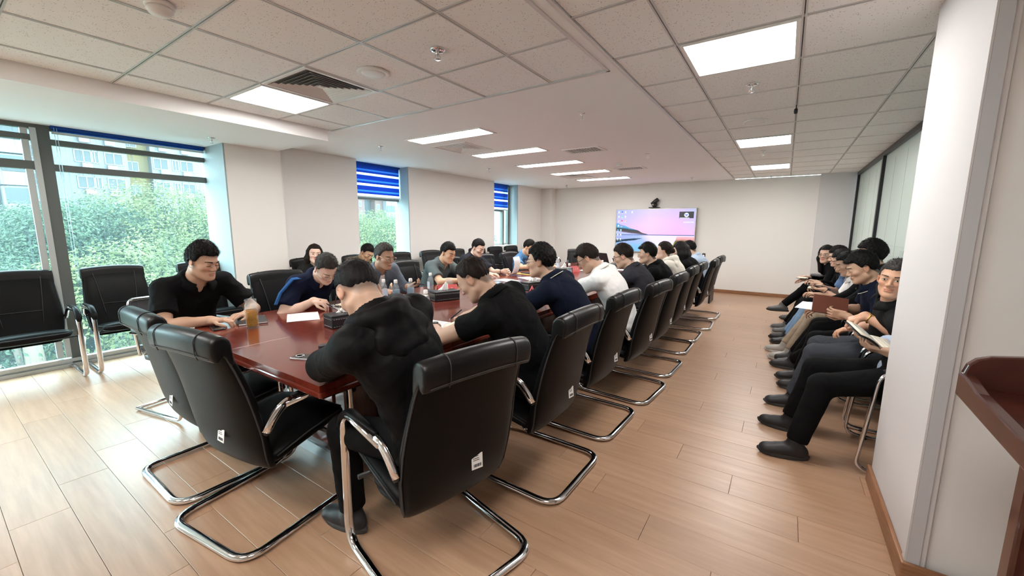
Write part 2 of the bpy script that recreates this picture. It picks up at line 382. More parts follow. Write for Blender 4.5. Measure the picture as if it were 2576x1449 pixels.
# windows -------------------------------------------------------------
def window(name, y0, y1, z0, z1, posts, bars, m=m_frame):
    w = empty(name, (XG, (y0 + y1) / 2, z0)); w['kind'] = 'structure'; off = (-XG, -(y0 + y1) / 2, -z0)
    def P(n, a, b, mm): o = box(n, a, b, mm, w); o.location = off; return o
    P('sash_rail', (XG - .04, y0, z0), (XG + .03, y1, z0 + .05), m_framel); P('sash_rail', (XG - .04, y0, z1 - .04), (XG + .03, y1, z1), m)
    for a, b in posts: P('mullion', (XG - .05, a, z0), (XG + .035, b, z1), m)
    for ya, yb, za, zb in bars: P('transom', (XG - .045, ya, za), (XG + .025, yb, zb), m)
    cells = sorted([y0] + [v for p in posts for v in p] + [y1]); ed = [(cells[i], cells[i + 1]) for i in range(0, len(cells) - 1, 2)]
    for ya, yb in ed:
        if yb - ya < .05: continue
        zs = [z0 + .05] + sorted([v for b in bars if b[0] <= (ya + yb) / 2 <= b[1] for v in (b[2], b[3])]) + [z1 - .04]
        for k in range(0, len(zs) - 1, 2): P('glass_pane', (XG - .012, ya, zs[k]), (XG - .006, yb, zs[k + 1]), m_glass)
    return w, P
y0s = -2.2
w1, P1 = window('window_1', y0s, 2.105, .0, SOF, [(-.62, -.54), (.785, .87)], [(.87, 2.105, 2.165, 2.215), (.87, 2.105, 1.925, 1.985), (-.54, .785, 2.19, 2.24), (-.54, .785, 1.925, 2.0), (y0s, -.62, 1.925, 2.0)])
P1('inner_post', (XG - .02, .69, .1), (XG + .02, .735, 2.3), m_framel); P1('inner_post', (XG + .02, .745, .1), (XG + .05, .785, 2.3), m_framel)
P1('sill_ledge', (XG - .02, y0s, .05), (XG + .045, 2.10, .085), m_framel); P1('sill_ledge', (XG, y0s, 0), (XG + .06, 2.10, .035), m_framel)
S(box('wall_left_near', (-6.0, YB, 0), (-5.85, y0s, SOF), m_wall))
w2, P2 = window('window_2', 4.02, 5.055, .55, CEI, [], [(4.02, 5.07, 1.86, 1.90)])
w3, P3 = window('window_3', 7.62, 8.60, .98, CEI, [(8.30, 8.36), (8.54, 8.60)], [(7.62, 8.30, 1.80, 1.86)])
# zebra blinds
m_blue = mat('blue_blind', (.012, .10, .42), .6); b_ = bsdf(m_blue); b_.inputs['Transmission Weight'].default_value = 0
def _trl(m, c, f):
    t = nd(m, 'ShaderNodeBsdfTranslucent'); t.inputs[0].default_value = (*c, 1); mx = nd(m, 'ShaderNodeMixShader'); mx.inputs[0].default_value = f
    out = [n for n in m.node_tree.nodes if n.type == 'OUTPUT_MATERIAL'][0]; lk(m, bsdf(m).outputs[0], mx.inputs[1]); lk(m, t.outputs[0], mx.inputs[2]); lk(m, mx.outputs[0], out.inputs[0])
_trl(m_blue, (.02, .16, .7), .45)
m_blue2 = mat('light_blue_blind', (.10, .30, .62), .6); _trl(m_blue2, (.15, .5, .95), .5)
m_sheer = mat('sheer_blind', (.75, .9, .95), .6); _trl(m_sheer, (.85, .97, 1.0), .75)
def blind(y0, y1, z0, z1, n, label, sheer_first=False):
    b = empty('zebra_blind', (XG + .06, (y0 + y1) / 2, z0), 0, label, 'blind', 'zebra blinds at the windows')
    off = (-XG - .06, -(y0 + y1) / 2, -z0)
    hb = box('head_rail', (XG + .045, y0, z1 - .03), (XG + .085, y1, z1), m_blue, b, .004); hb.location = off
    H = (z1 - .03 - z0 - .02) / n; z = z1 - .03
    for k in range(n):
        for fr, m, nm in ((.42, m_blue, 'blue_band'), (.16, m_blue2, 'pale_blue_band'), (.2, m_blue, 'blue_band'), (.22, m_sheer, 'sheer_band')):
            h = H * fr; mb = MB(); P = []
            for j, zz in enumerate(np.linspace(z, z - h, 3)):
                for yy in (y0 + .01, y1 - .01): P.append((XG + .062 + .002 * math.sin(zz * 60), yy, zz))
            mb.grid(P, 2, 3); q = mb.build(nm, m, b, solid=.0015); q.location = off; z -= h
    r = box('bottom_rail', (XG + .052, y0 + .005, z0), (XG + .075, y1 - .005, z0 + .02), m_framel, b, .004); r.location = off
    c = MB(); yc = y0 + .02
    for dy in (0, .018): c.tube([(XG + .085, yc + dy, z1 - .02), (XG + .085, yc + dy, .9 if z0 > 1.5 else .9)], .002, 5)
    q = c.build('pull_cord', m_sheer, b); q.location = off
    wt = MB().lathe([(.0, 0), (.014, .004), (.014, .055), (.0, .06)], (XG + .085, yc + .009, .85), 10).build('cord_weight', m_clear, b); wt.location = off
blind(.875, 2.095, 2.262, SOF, 1, 'raised blue striped blind at the top of the floor-to-ceiling window')
blind(4.03, 5.05, 1.895, CEI, 3, 'half lowered blue striped blind in the window behind the grey-jacketed man')
blind(7.63, 8.50, 1.83, CEI, 3, 'half lowered blue striped blind in the narrow farthest window')

# ------------------------------------------------------------------ ceiling fittings
def panel_light(x0, x1, y0, y1, label, group, z=CEI, fr=.02):
    t = empty('ceiling_light', ((x0 + x1) / 2, (y0 + y1) / 2, z), 0, label, 'ceiling light', group); w, l = (x1 - x0) / 2, (y1 - y0) / 2
    f = MB()
    for a, b in (((-w, -l, -.007), (w, -l + fr, .015)), ((-w, l - fr, -.007), (w, l, .015)), ((-w, -l + fr, -.007), (-w + fr, l - fr, .015)), ((w - fr, -l + fr, -.007), (w, l - fr, .015))): f.box(a, b)
    f.build('frame', m_white, t)
    d = MB().box((-w + fr, -l + fr, -.003), (w - fr, l - fr, .004)).build('diffuser', m_light, t)
    return t
lc = {(-.617, 2.602): 'square light panel nearest on the right side of the ceiling', (-.617, 5.602): 'middle square light panel of the right ceiling strip', (-.617, 8.002): 'small farthest square light panel near the far wall', (-.617, -.398): 'unseen square ceiling light panel added above the camera',
      (-3.915, 1.585): 'bright square light panel beside the big square air vent', (-3.915, -.815): 'unseen square light panel added behind the camera near the windows', (-2.115, -.815): 'unseen square light panel added behind the camera near the middle'}  # panels over and behind the camera are added lamps outside the view
for x0, x1, y0, y1 in light_cells:
    lab = [v for k, v in lc.items() if abs(k[0] - x0) < .01 and abs(k[1] - y0) < .01]
    panel_light(x0 + .012, x1 - .012, y0 + .012, y1 - .012, lab[0] if lab else 'square light panel in the tiled ceiling', 'square ceiling light panels')
ordn = ['nearest and largest', 'second', 'third', 'fourth', 'last and farthest']
for k, yy in enumerate((3.65, 4.87, 6.07, 7.27, 8.45)):
    panel_light(-3.93, -2.77, yy - .155, yy + .155, ordn[k] + ' long light strip over the table, counted from the camera', 'long ceiling lights over the table', fr=.03)
def louvre(x0, x1, y0, y1, label, n=6, z=CEI):
    cx, cy = (x0 + x1) / 2, (y0 + y1) / 2; w, l = (x1 - x0) / 2, (y1 - y0) / 2
    t = empty('air_diffuser', (cx, cy, z), 0, label, 'air vent', 'square air diffusers in the ceiling')
    MB().box((-w, -l, .012), (w, l, .018)).build('backing', m_ventd, t)
    for k in range(n):
        a, b = w * (1 - k / (n + .3)), l * (1 - k / (n + .3)); iw = w / (n + .3) * .62
        v = []; top = .011 if k else .011; zb = -.008 if k == 0 else -.002
        ring = lambda A, B, zz: [(-A, -B, zz), (A, -B, zz), (A, B, zz), (-A, B, zz)]
        if k == 0: rr = [ring(a, b, .011), ring(a, b, -.006), ring(a - .025, b - .025, -.006), ring(a - .03, b - .03, .011)]
        else: rr = [ring(a - .002, b - .002, -.004), ring(a, b, -.0045), ring(a - iw, b - iw, .011), ring(a - iw - .002, b - iw - .002, .0115)]
        mb = MB(); mb.loft(rr, cap=False); mb.build('slat_ring', m_white, t)
    c = w / (n + .3) * .5
    MB().box((-c, -c, -.003), (c, c, .006)).build('centre_plate', m_white, t)
for c in vent_cells: louvre(c[0] + .01, c[1] - .01, c[2] + .01, c[3] - .01, 'large square air vent with nested slats beside the bright light panel', 8)
louvre(-3.95, -3.38, 3.98, 4.55, 'square air vent between the first two long light strips', 7)
louvre(-3.95, -3.38, 7.5, 8.02, 'small square air vent beside the fourth long light strip', 7)
def grille(x0, x1, y0, y1, label):
    t = empty('air_grille', ((x0 + x1) / 2, (y0 + y1) / 2, CEI), 0, label, 'air vent', 'rectangular return grilles'); w, l = (x1 - x0) / 2, (y1 - y0) / 2
    f = MB(); fr = .035
    for a, b in (((-w, -l, -.008), (w, -l + fr, .0)), ((-w, l - fr, -.008), (w, l, .0)), ((-w, -l + fr, -.008), (-w + fr, l - fr, .0)), ((w - fr, -l + fr, -.008), (w, l - fr, 0))): f.box(a, b)
    f.build('frame', m_white, t); MB().box((-w + fr, -l + fr, -.0015), (w - fr, l - fr, -.0005)).build('backing', m_ventd, t)
    n = 11
    s0 = None
    for k in range(n):
        xx = -w + fr + (k + .5) * (2 * w - 2 * fr) / n
        if s0 is None: s0 = MB().box((-.006, -l + fr, -.007), (.006, l - fr, -.0016)).build('slat', m_white, t); o = s0
        else: o = bpy.data.objects.new('slat', s0.data); link(o, t)
        o.location.x = xx
grille(-2.62, -2.10, 5.08, 5.42, 'nearer rectangular air grille right of the long light strips'); grille(-2.62, -2.12, 7.08, 7.40, 'farther rectangular air grille right of the long light strips')
def sprinkler(x, y, z, label, s=1.0):
    t = empty('fire_sprinkler', (x, y, z), random.random() * 3, label, 'sprinkler', 'fire sprinklers in the ceiling')
    MB().lathe([(.036 * s, 0), (.036 * s, -.004), (.026 * s, -.010), (.012 * s, -.012)], seg=16).build('escutcheon', m_chrome, t)
    b = MB().lathe([(.009 * s, -.012), (.009 * s, -.024), (.005 * s, -.026), (.004 * s, -.042)], seg=8)
    for q in (-1, 1): b.tube([(q * .008 * s, 0, -.022 * s), (q * .014 * s, 0, -.034 * s), (q * .010 * s, 0, -.048 * s), (0, 0, -.052 * s)], .002, 5)
    b.build('frame', m_chrome, t); MB().lathe([(.0, -.052), (.016 * s, -.053), (.016 * s, -.055), (0, -.056)], seg=12).build('deflector', m_chrome, t)
sprinkler(-1.81, 1.89, CEI - .002, 'nearest sprinkler beside the round speaker on the left ceiling tiles', 1.3)
sprinkler(-.30, 3.57, CEI, 'sprinkler just beyond the nearest right light panel', 1.2)
sprinkler(-1.65, 3.6, CEI, 'sprinkler on the plaster ceiling right of the first light strip')
sprinkler(-4.5, 3.6, CEI, 'sprinkler above the window behind the grey-jacketed man')
sprinkler(-5.15, 1.93, SOF, 'sprinkler under the lowered soffit at the big window')
sprinkler(-4.54, 6.0, CEI, 'sprinkler near the wall between the two farther windows')
sprinkler(-1.72, 5.99, CEI, 'sprinkler beside the nearer rectangular air grille')
sprinkler(-.35, 6.61, CEI, 'sprinkler just beyond the middle right light panel')
sprinkler(-1.71, 9.22, CEI, 'sprinkler high above the wall display'); sprinkler(-4.6, 9.26, CEI, 'sprinkler in the far left ceiling corner'); sprinkler(-.34, 9.75, CEI, 'sprinkler beyond the farthest right light panel')
for x, y, lab in ((-2.43, 1.91, 'round white ceiling speaker beside the nearest sprinkler'), (-.34, 4.77, 'round white ceiling speaker before the middle right light panel')):
    t = empty('ceiling_speaker', (x, y, CEI), 0, lab, 'speaker', 'round ceiling speakers')
    MB().lathe([(.105, .002), (.108, -.006), (.100, -.011), (.094, -.011)], seg=32).build('rim', m_white, t)
    MB().lathe([(.0945, -.002), (.094, -.010), (.05, -.013), (0, -.014)], seg=32).build('grille', m_white, t)
for x, y, z, lab, s in ((-2.56, .80, CEI, 'white smoke detector cut off by the top edge of the photo', 1.15), (-2.35, 6.62, CEI, 'small white smoke detector beside the farther air grille', 1.)):
    t = empty('smoke_detector', (x, y, z), 0, lab, 'smoke detector', 'smoke detectors')
    MB().lathe([(.052 * s, 0), (.052 * s, -.014 * s), (.046 * s, -.018 * s)], seg=24).build('base', m_white, t)
    MB().lathe([(.043 * s, -.018 * s), (.046 * s, -.030 * s), (.036 * s, -.044 * s), (0, -.047 * s)], seg=24).build('cover', m_white, t)
t = empty('hanging_microphone', (-.02, 4.34, CEI), 0, 'small black device hanging at a ceiling joint on the right', 'microphone')
MB().tube([(0, 0, 0), (0, 0, -.03)], .004, 6).build('stem', m_blackpl, t); MB().lathe([(.0, -.075), (.012, -.07), (.014, -.05), (.012, -.032), (0, -.028)], seg=12).build('body', m_blackpl, t)

# ------------------------------------------------------------------ display and camera on the far wall
m_scr = mat('display_picture', (0, 0, 0), .25)
def _screen():
    m = m_scr; nt = m.node_tree
    tc = nd(m, 'ShaderNodeTexCoord'); sp = nd(m, 'ShaderNodeSeparateXYZ'); lk(m, tc.outputs['Generated'], sp.inputs[0])
    def ramp(stops, src):
        r = nd(m, 'ShaderNodeValToRGB'); e = r.color_ramp.elements
        while len(e) < len(stops): e.new(.5)
        for q, (p, c) in zip(e, stops): q.position = p; q.color = (*c, 1)
        lk(m, src, r.inputs[0]); return r.outputs[0]
    sky = ramp([(0, (1, .45, .62)), (.42, (.95, .42, .66)), (.62, (.72, .45, .90)), (1, (.30, .42, .95))], sp.outputs[2])
    sky2 = ramp([(0, (.42, .50, 1.0)), (.45, (.95, .62, .95)), (.8, (.85, .5, .85)), (1, (.55, .55, 1.0))], sp.outputs[0])
    def mix(f, a, b, mode='MIX'):
        x = nd(m, 'ShaderNodeMix', data_type='RGBA', blend_type=mode)
        if isinstance(f, float): x.inputs[0].default_value = f
        else: lk(m, f, x.inputs[0])
        for s, i in ((a, 6), (b, 7)):
            if isinstance(s, tuple): x.inputs[i].default_value = (*s, 1)
            else: lk(m, s, x.inputs[i])
        return x.outputs[2]
    def mth(op, a, b=None, c=None):
        n = nd(m, 'ShaderNodeMath', operation=op)
        for i, s in enumerate((a, b, c)):
            if s is None: continue
            if isinstance(s, (int, float)): n.inputs[i].default_value = s
            else: lk(m, s, n.inputs[i])
        return n.outputs[0]
    X, Z = sp.outputs[0], sp.outputs[2]
    sky = mix(.5, sky, sky2)
    no = nd(m, 'ShaderNodeTexNoise'); no.inputs['Scale'].default_value = 6; no.inputs['Detail'].default_value = 6; lk(m, tc.outputs['Generated'], no.inputs['Vector'])
    nz = mth('MULTIPLY', mth('SUBTRACT', no.outputs['Fac'], .5), .07)
    # horizon at .40 ; water below
    water = ramp([(0, (.45, .8, .95)), (.12, (.5, .85, 1.0)), (.25, (.85, .70, .95)), (.40, (.80, .62, .95))], Z)
    wl_ = ramp([(0, (.02, .22, .60)), (.30, (.05, .35, .75)), (.45, (.9, .75, .98))], mth('ADD', X, mth('MULTIPLY', mth('SUBTRACT', .38, Z), -.55)))
    water = mix(mth('LESS_THAN', X, 2.0), water, mix(.6, water, wl_))
    img = mix(mth('LESS_THAN', mth('ADD', Z, mth('MULTIPLY', nz, .2)), .40), sky, water)
    # headland falling from upper left to (.42,.42)
    lin = mth('ADD', mth('MULTIPLY', X, -.62), .68)
    hill = mth('MULTIPLY', mth('LESS_THAN', mth('ADD', Z, nz), lin), mth('GREATER_THAN', Z, .40))
    hc = ramp([(0, (.03, .12, .42)), (.40, (.30, .38, .80)), (.47, (.52, .55, .95)), (.50, (.10, .06, .07)), (.56, (.03, .05, .06)), (.60, (.12, .42, .70)), (.75, (.10, .25, .60))], mth('ADD', mth('ADD', Z, mth('MULTIPLY', X, .22)), mth('MULTIPLY', nz, .6)))
    img = mix(hill, img, hc)
    # dark shore reflection band lower left
    l2 = mth('ABSOLUTE', mth('SUBTRACT', mth('ADD', Z, mth('MULTIPLY', X, -.22)), .235)); dk = mth('MULTIPLY', mth('LESS_THAN', mth('ADD', l2, nz), mth('MULTIPLY', mth('SUBTRACT', .40, X), .085)), mth('LESS_THAN', X, .36))
    img = mix(dk, img, (.01, .04, .07))
    hz = mth('MULTIPLY', mth('LESS_THAN', mth('ABSOLUTE', mth('SUBTRACT', Z, .398)), .009), mth('LESS_THAN', mth('ABSOLUTE', mth('SUBTRACT', X, .3)), .75)); img = mix(hz, img, (.10, .16, .38))
    # field on the right
    fld = mth('MULTIPLY', mth('LESS_THAN', Z, .37), mth('GREATER_THAN', mth('ADD', X, mth('ADD', mth('MULTIPLY', mth('SUBTRACT', .37, Z), .22), nz)), .80))
    fc = ramp([(0, (.14, .20, .03)), (.12, (.08, .14, .03)), (.2, (.35, .33, .06)), (.26, (.12, .12, .04)), (.31, (.85, .35, .38)), (.37, (.9, .5, .6))], mth('ADD', Z, nz))
    img = mix(fld, img, fc)
    b = bsdf(m); lk(m, img, b.inputs['Emission Color']); b.inputs['Emission Strength'].default_value = .27
_screen()
t = empty('wall_display', (-2.62, 9.93, .84), 0, 'large flat display showing a pink sky over a lake, on the far wall', 'display')
hw = .925; hh = .515
MB().box((-hw, 0, 0), (hw, .05, 2 * hh)).build('casing', m_blackpl, t, .004)
f = MB()
for a, b in (((-hw, -.012, 2 * hh - .014), (hw, 0, 2 * hh)), ((-hw, -.012, 0), (hw, 0, .014)), ((-hw, -.012, .014), (-hw + .014, 0, 2 * hh - .014)), ((hw - .014, -.012, .014), (hw, 0, 2 * hh - .014))): f.box(a, b)
f.build('bezel', m_screenf, t)
MB().box((-hw + .014, -.004, .014), (hw - .014, -.001, 2 * hh - .014)).build('screen', m_scr, t)
def flat(name, x0, x1, z0, z1, col, y=-.006, es=.27, parent=None, circ=False):
    m = mat('screen_' + '%.2f_%.2f_%.2f' % col, (0, 0, 0), .4, emit=col, es=es); mb = MB()
    if circ:
        cx, cz, r = (x0 + x1) / 2, (z0 + z1) / 2, (x1 - x0) / 2
        mb.loft([[(cx + r * math.cos(a), yy, cz + r * math.sin(a)) for a in np.linspace(0, 2 * PI, 14)[:-1]] for yy in (y, y + .0015)])
    else: mb.box((x0, y, z0), (x1, y + .0015, z1))
    return mb.build(name, m, parent)
icons = [(.03, .95, (.95, .95, 1)), (.075, .95, (.1, .2, .7)), (.12, .95, (1, .9, .7)), (.21, .95, (.95, .95, 1)), (.03, .84, (.9, .9, .95)), (.075, .84, (.2, .75, .5)), (.12, .84, (.9, .95, 1)),
         (.03, .735, (1, .75, .3)), (.075, .735, (.75, .05, .25)), (.12, .735, (.95, .55, .15)), (.03, .62, (.95, .9, .95)), (.07, .62, (.8, .2, .5)), (.025, .51, (.1, .45, .9)), (.065, .51, (.35, .85, .95)), (.025, .40, (.85, .9, 1)), (.065, .40, (.85, .9, 1)), (.025, .29, (.8, .9, 1)), (.065, .29, (.8, .9, 1))]
ip = empty('desktop_icons', (0, 0, 0)); ip.parent = t
for u, v, c in icons:
    x = -hw + .014 + u * 1.82; z = .014 + v * 1.0
    flat('icon', x - .018, x + .018, z - .018, z + .018, c, parent=ip, circ=(c[0] > .7))
    flat('icon_caption', x - .022, x + .022, z - .036, z - .029, (.9, .93, 1), parent=ip)
wn = flat('call_window', .56, .87, .80, .95, (.045, .045, .05), -.007, parent=t)
q = flat('avatar_disc', .665, .765, .825, .925, (.8, .85, 1), -.009, parent=wn, circ=True)
mb = MB()
for s_ in (-1, 1): mb.box((-.008, -.011, -.022), (.008, -.0095, .022), Matrix.Rotation(s_ * .62, 3, 'Y'), Vector((.715 + s_ * -.012 * -1, 0, .875)))
mb.build('avatar_mark', mat('screen_mark', (0, 0, 0), .4, emit=(.05, .12, .75), es=.27), wn)
flat('name_strip', .57, .78, .803, .815, (.75, .8, .95), -.009, parent=wn)
tb = flat('tool_strip', .66, .88, .70, .722, (.82, .80, .98), -.007, parent=t)
for k in range(7): flat('tool_mark', .685 + k * .027, .692 + k * .027, .706, .716, (.3, .3, .45), -.009, parent=tb)
t = empty('conference_camera', (-2.63, 9.93, 1.885), 0, 'black conference camera tilted up on top of the wall display', 'camera')
MB().box((-.13, -.04, 0), (.13, .03, .018)).build('base', m_blackpl, t, .008)
MB().lathe([(.035, .016), (.04, .03), (.062, .05), (.066, .085), (.05, .12), (0, .13)], seg=20).build('turret', m_blackpl, t)
MB().tube([(-.06, -.02, .085), (.02, -.02, .15), (.085, -.03, .195)], [.042, .048, .045], 14).build('barrel', m_blackpl, t)
MB().lathe([(.0, 0), (.02, 0), (.02, .006), (0, .006)], seg=14).build('status_lens', m_chrome, t).matrix_local = Matrix.Translation((-.02, -.064, .075)) @ Matrix.Rotation(PI / 2, 4, 'X')
# ------------------------------------------------------------------ leather cantilever chair (origin = middle of the rear floor bar, +Y = forward)
def sup(cx, cy, cz, a, b, n=16, e=3.0, tilt=0.0):     # horizontal-ish superellipse ring, half sizes a (x) b (y)
    out = []
    for k in range(n):
        t = 2 * PI * k / n; c, s_ = math.cos(t), math.sin(t)
        x = a * math.copysign(abs(c) ** (2 / e), c); yv = b * math.copysign(abs(s_) ** (2 / e), s_)
        out.append((cx + x, cy + yv * math.cos(tilt), cz + yv * math.sin(tilt)))
    return out
BKY = [(.305, .215), (.335, .190), (.40, .165), (.50, .150), (.60, .130), (.70, .110), (.80, .083), (.88, .055), (.94, .030), (.975, .010)]   # z -> y of the backrest centreline
def bky(z):
    for (z0, y0), (z1, y1) in zip(BKY[:-1], BKY[1:]):
        if z <= z1: return y0 + (y1 - y0) * max(0, (z - z0) / (z1 - z0))
    return BKY[-1][1]
def bkw(z): return np.interp(z, [.305, .36, .5, .62, .75, .9, .99], [.215, .245, .262, .262, .25, .238, .232])
def make_chair(tag_side=1):
    root = empty('conference_chair')
    rings = []
    for z in (.305, .315, .34, .385, .47, .54, .61, .68, .75, .82, .88, .93, .962):
        w = bkw(z); th = np.interp(z, [.30, .33, .42, .7, .9, .965], [.015, .035, .042, .036, .03, .02]); y = bky(z)
        rings.append([(p[0], p[1] + .10 * (1 - (p[0] / .25) ** 2) * -.22 * (1 if z > .4 else .5), p[2]) for p in sup(0, y, z, w * (1 if z > .31 else .93), th, 28, 3.4)])
    mb = MB(); mb.loft(rings); bk = mb.build('backrest', m_leather, root, smooth=True, subsurf=1)
    # piping along the sides of the backrest
    for s_ in (-1, 1):
        pp = [(s_ * (bkw(z) - .002), bky(z) - .014 - .001, z) for z in np.linspace(.34, .93, 12)]
        MB().tube(pp, .004, 5).build('piping', m_leather2, root)
    # rolled top
    mb = MB(); prof = []
    for k in range(14):
        t = k / 13 * PI * 1.0
        prof.append((.020 + .048 * math.cos(t) * -1 - .012, .948 + .040 * math.sin(t)))
    prof = [(-.036, .878), (-.046, .905)] + [(-.008 - .040 * math.cos(t), .947 + .040 * math.sin(t)) for t in np.linspace(.15, PI - .1, 10)] + [(.036, .90), (.044, .85)] + [(.022, .848), (.008, .90), (-.014, .905), (-.018, .880)]
    rr = []
    for x in (-.244, -.240, -.225, -.19, -.12, -.04, .04, .12, .19, .225, .240, .244):
        sc = 1 if abs(x) < .235 else (.96 if abs(x) < .242 else .88)
        rr.append([(x, (y - 0) * sc + .030 - .02 * (1 - (x / .25) ** 2), (z - .92) * sc + .92 + .018 * (1 - (x / .244) ** 2) - .006) for y, z in prof])
    mb.loft(rr); rl = mb.build('headrest_roll', m_leather_lit, root, smooth=True, subsurf=1)
    for x in (-.15, .15):
        MB().tube([(x, y + .030 - .0140, z + .0052) for y, z in prof[:11]], .0020, 5).build('seam', m_leather2, rl)
    MB().tube([(x, -.0450 + .030 - .02 * (1 - (x / .25) ** 2), .896 + .018 * (1 - (x / .244) ** 2) - .006) for x in np.linspace(-.222, .222, 12)], .0020, 4).build('seam', m_leather2, rl)
    # seat
    rr = []
    for y, hw_, zc, th in ((.17, .20, .355, .03), (.19, .235, .362, .045), (.26, .25, .385, .05), (.36, .252, .408, .05), (.48, .25, .432, .05), (.56, .245, .440, .045), (.595, .23, .432, .032), (.605, .19, .427, .015)):
        ring = []
        for k in range(20):
            t = 2 * PI * k / 20; c, s_ = math.cos(t), math.sin(t)
            ring.append((hw_ * math.copysign(abs(c) ** .55, c), y, zc + th * math.copysign(abs(s_) ** .7, s_)))
        rr.append(ring)
    mb = MB(); mb.loft(rr); mb.build('seat', m_leather, root, smooth=True, subsurf=1)
    MB().tube([(-.25, .20, .385), (-.256, .36, .430), (-.25, .55, .460), (-.2, .6, .45), (.2, .6, .45), (.25, .55, .460), (.256, .36, .430), (.25, .20, .385)], .004, 5).build('piping', m_leather2, root)
    # front seams
    for s_ in (-1, 1):
        MB().tube([(s_ * np.interp(z, [.5, .93], [.12, .16]), bky(z) + .013 + np.interp(z, [.45, .7, .9], [.04, .034, .028]) - .022, z) for z in np.linspace(.5, .93, 8)], .0028, 4).build('seam', m_leather2, bk)
    MB().tube([(x, bky(.62) + .027 , .62) for x in (-.13, -.06, 0, .06, .13)], .0028, 4).build('seam', m_leather2, bk)
    # chrome cantilever frame : one continuous bent tube (both sides + rear floor bar)
    def side(s_):
        X = s_ * .285
        return [(X, .23, .625), (X, .53, .635), (X, .585, .585), (X, .60, .018), (X, .0, .018)]
    A = side(-1); B = side(1)[::-1]
    path = fillet(A[:] + B[:], [.0, .05, .05, .10, .10, .10, .10, .05, .05, 0], 6)
    MB().tube(path, .0195, 12, flat=.72).build('frame', m_chrome, root)
    for s_ in (-1, 1):
        X = s_ * .285
        MB().tube(fillet([(X, .24, .655), (X, .165, .64), (X * .96, .125, .56), (X * .93, .115, .535)], .03, 4), [.015] * 4 + [.017] * 8, 8) if 0 else None
        mb = MB(); P = fillet([(X, .30, .635), (X * .995, .225, .630), (X * .97, .175, .575), (X * .945, .150, .525)], .05, 5)
        mb.tube(P, .015, 8, flat=1.5); mb.build('arm_bracket', m_chrome, root)
        MB().tube([(X * .945 - .02 * s_, .150, .525), (X * .96 + .006 * s_, .150, .525)], .014, 10).build('bolt_cap', m_blackpl, root)
        pad = MB(); prof = fillet([(.265, .647), (.53, .654), (.606, .59), (.612, .54)], .06, 5)
        rr = []
        for i, p in enumerate(prof):
            q = prof[min(i + 1, len(prof) - 1)]; pq = prof[max(i - 1, 0)]; t = Vector((0, q[0] - pq[0], q[1] - pq[1])).normalized(); n = Vector((0, -t.z, t.y))
            w = .022 if 0 < i < len(prof) - 1 else .012; c = Vector((X, p[0], p[1])); 
            rr.append([c + Vector((w * math.cos(a), 0, 0)) + n * (.012 * math.sin(a) + .004) for a in np.linspace(0, 2 * PI, 11)[:-1]])
        pad.loft(rr); pad.build('armrest_pad', m_leather, root, smooth=True)
    # under-seat cross bars
    MB().tube([(-.285, .46, .385), (.285, .46, .385)], .011, 8).build('cross_bar', m_blackpl, root)
    if tag_side:
        st = empty('sticker'); st.parent = root; x = tag_side * .045; z = .49; yy = bky(z) - .068
        st.location = (x, yy + .002, z); st.rotation_euler = (-.12, .05, -.06 * tag_side)
        MB().box((-.026, -.0008, -.030), (.026, .0008, .030)).build('label_paper', m_sticker, st)
        k = MB()
        for i in range(9): k.box((-.017 + i * .004, -.0014, -.022), (-.015 + i * .004 + (i % 3) * .0006, -.0008, -.010))
        for zz in (.004, .011, .020): k.box((-.019, -.0014, zz), (.012 - zz * .3, -.0008, zz + .0025))
        k.build('print', m_ink, st)
    return root
protoR = make_chair(1); protoL = None
used = [False]
def chair(x, y, rot, label, group, stick=True):
    global protoR
    if not used[0]: c = protoR; used[0] = True
    else: c = copy_tree(protoR)
    c.location = (x, y, 0); c.rotation_euler = (0, 0, math.radians(rot)); tag(c, label, 'chair', group)
    return c
G1 = 'leather conference chairs around the table'
chair(-2.039, .583, 8, 'empty black leather chair nearest the photographer at the table end', G1)
chair(-2.70, .60, 0, 'empty black leather chair at the table end, half behind the nearest one', G1)
chair(-.868, 1.097, 77, 'black leather chair with white sticker behind the hooded-jacket man', G1)
chair(-.848, 1.95, 89, 'black leather chair behind the man in the black polo bending over the table', G1)
chair(-.855, 2.70, 88, 'black leather chair behind the navy polo man with curly hair', G1)
chair(-.80, 3.40, 86, 'black leather chair behind the white polo man', G1)
chair(-.80, 4.14, 88, 'black leather chair behind the dark grey polo man', G1)
chair(-.83, 4.98, 90, 'black leather chair behind the man in black with glasses near the display', G1)
chair(-.83, 5.58, 90, 'black leather chair behind the cream hoodie person', G1)
chair(-.78, 6.35, 92, 'black leather chair behind the long-haired woman facing the display', G1)
chair(-.80, 7.12, 88, 'farthest black leather chair on the aisle side of the table', G1)
chair(-4.02, 1.92, -90, 'black leather chair under the navy polo man writing with a pen', G1)
chair(-4.02, 2.66, -90, 'black leather chair under the grey-jacketed man with phone', G1)
chair(-4.02, 3.48, -88, 'wrinkled black leather chair beside the grey polo man, window side of the table', G1)
chair(-4.02, 4.30, -90, 'black leather chair under the short-haired young man in dark shirt', G1)
chair(-3.98, 5.08, -88, 'empty black leather chair between the young man and the blue polo man', G1)
chair(-4.02, 5.85, -90, 'black leather chair under the blue polo man', G1)
chair(-3.42, 7.55, -165, 'empty black leather chair at the far end of the table', G1)
G2 = 'leather chairs along the window wall'
chair(-6.0 + .12, .50, -90, 'black leather chair by the window cut by the left edge', G2)
chair(-5.88, 1.17, -90, 'black leather chair against the big window, second from the left edge', G2)
chair(-5.80, 1.93, -90, 'black leather chair at the window behind the black polo man', G2)
chair(-5.40, 3.02, -90, 'black leather chair under the long-haired woman by the wall', G2)
chair(-5.40, 3.78, -90, 'black leather chair under the olive-shirted man by the wall', G2)
chair(-5.40, 4.58, -90, 'empty black leather wall chair right of the olive-shirted man', G2)
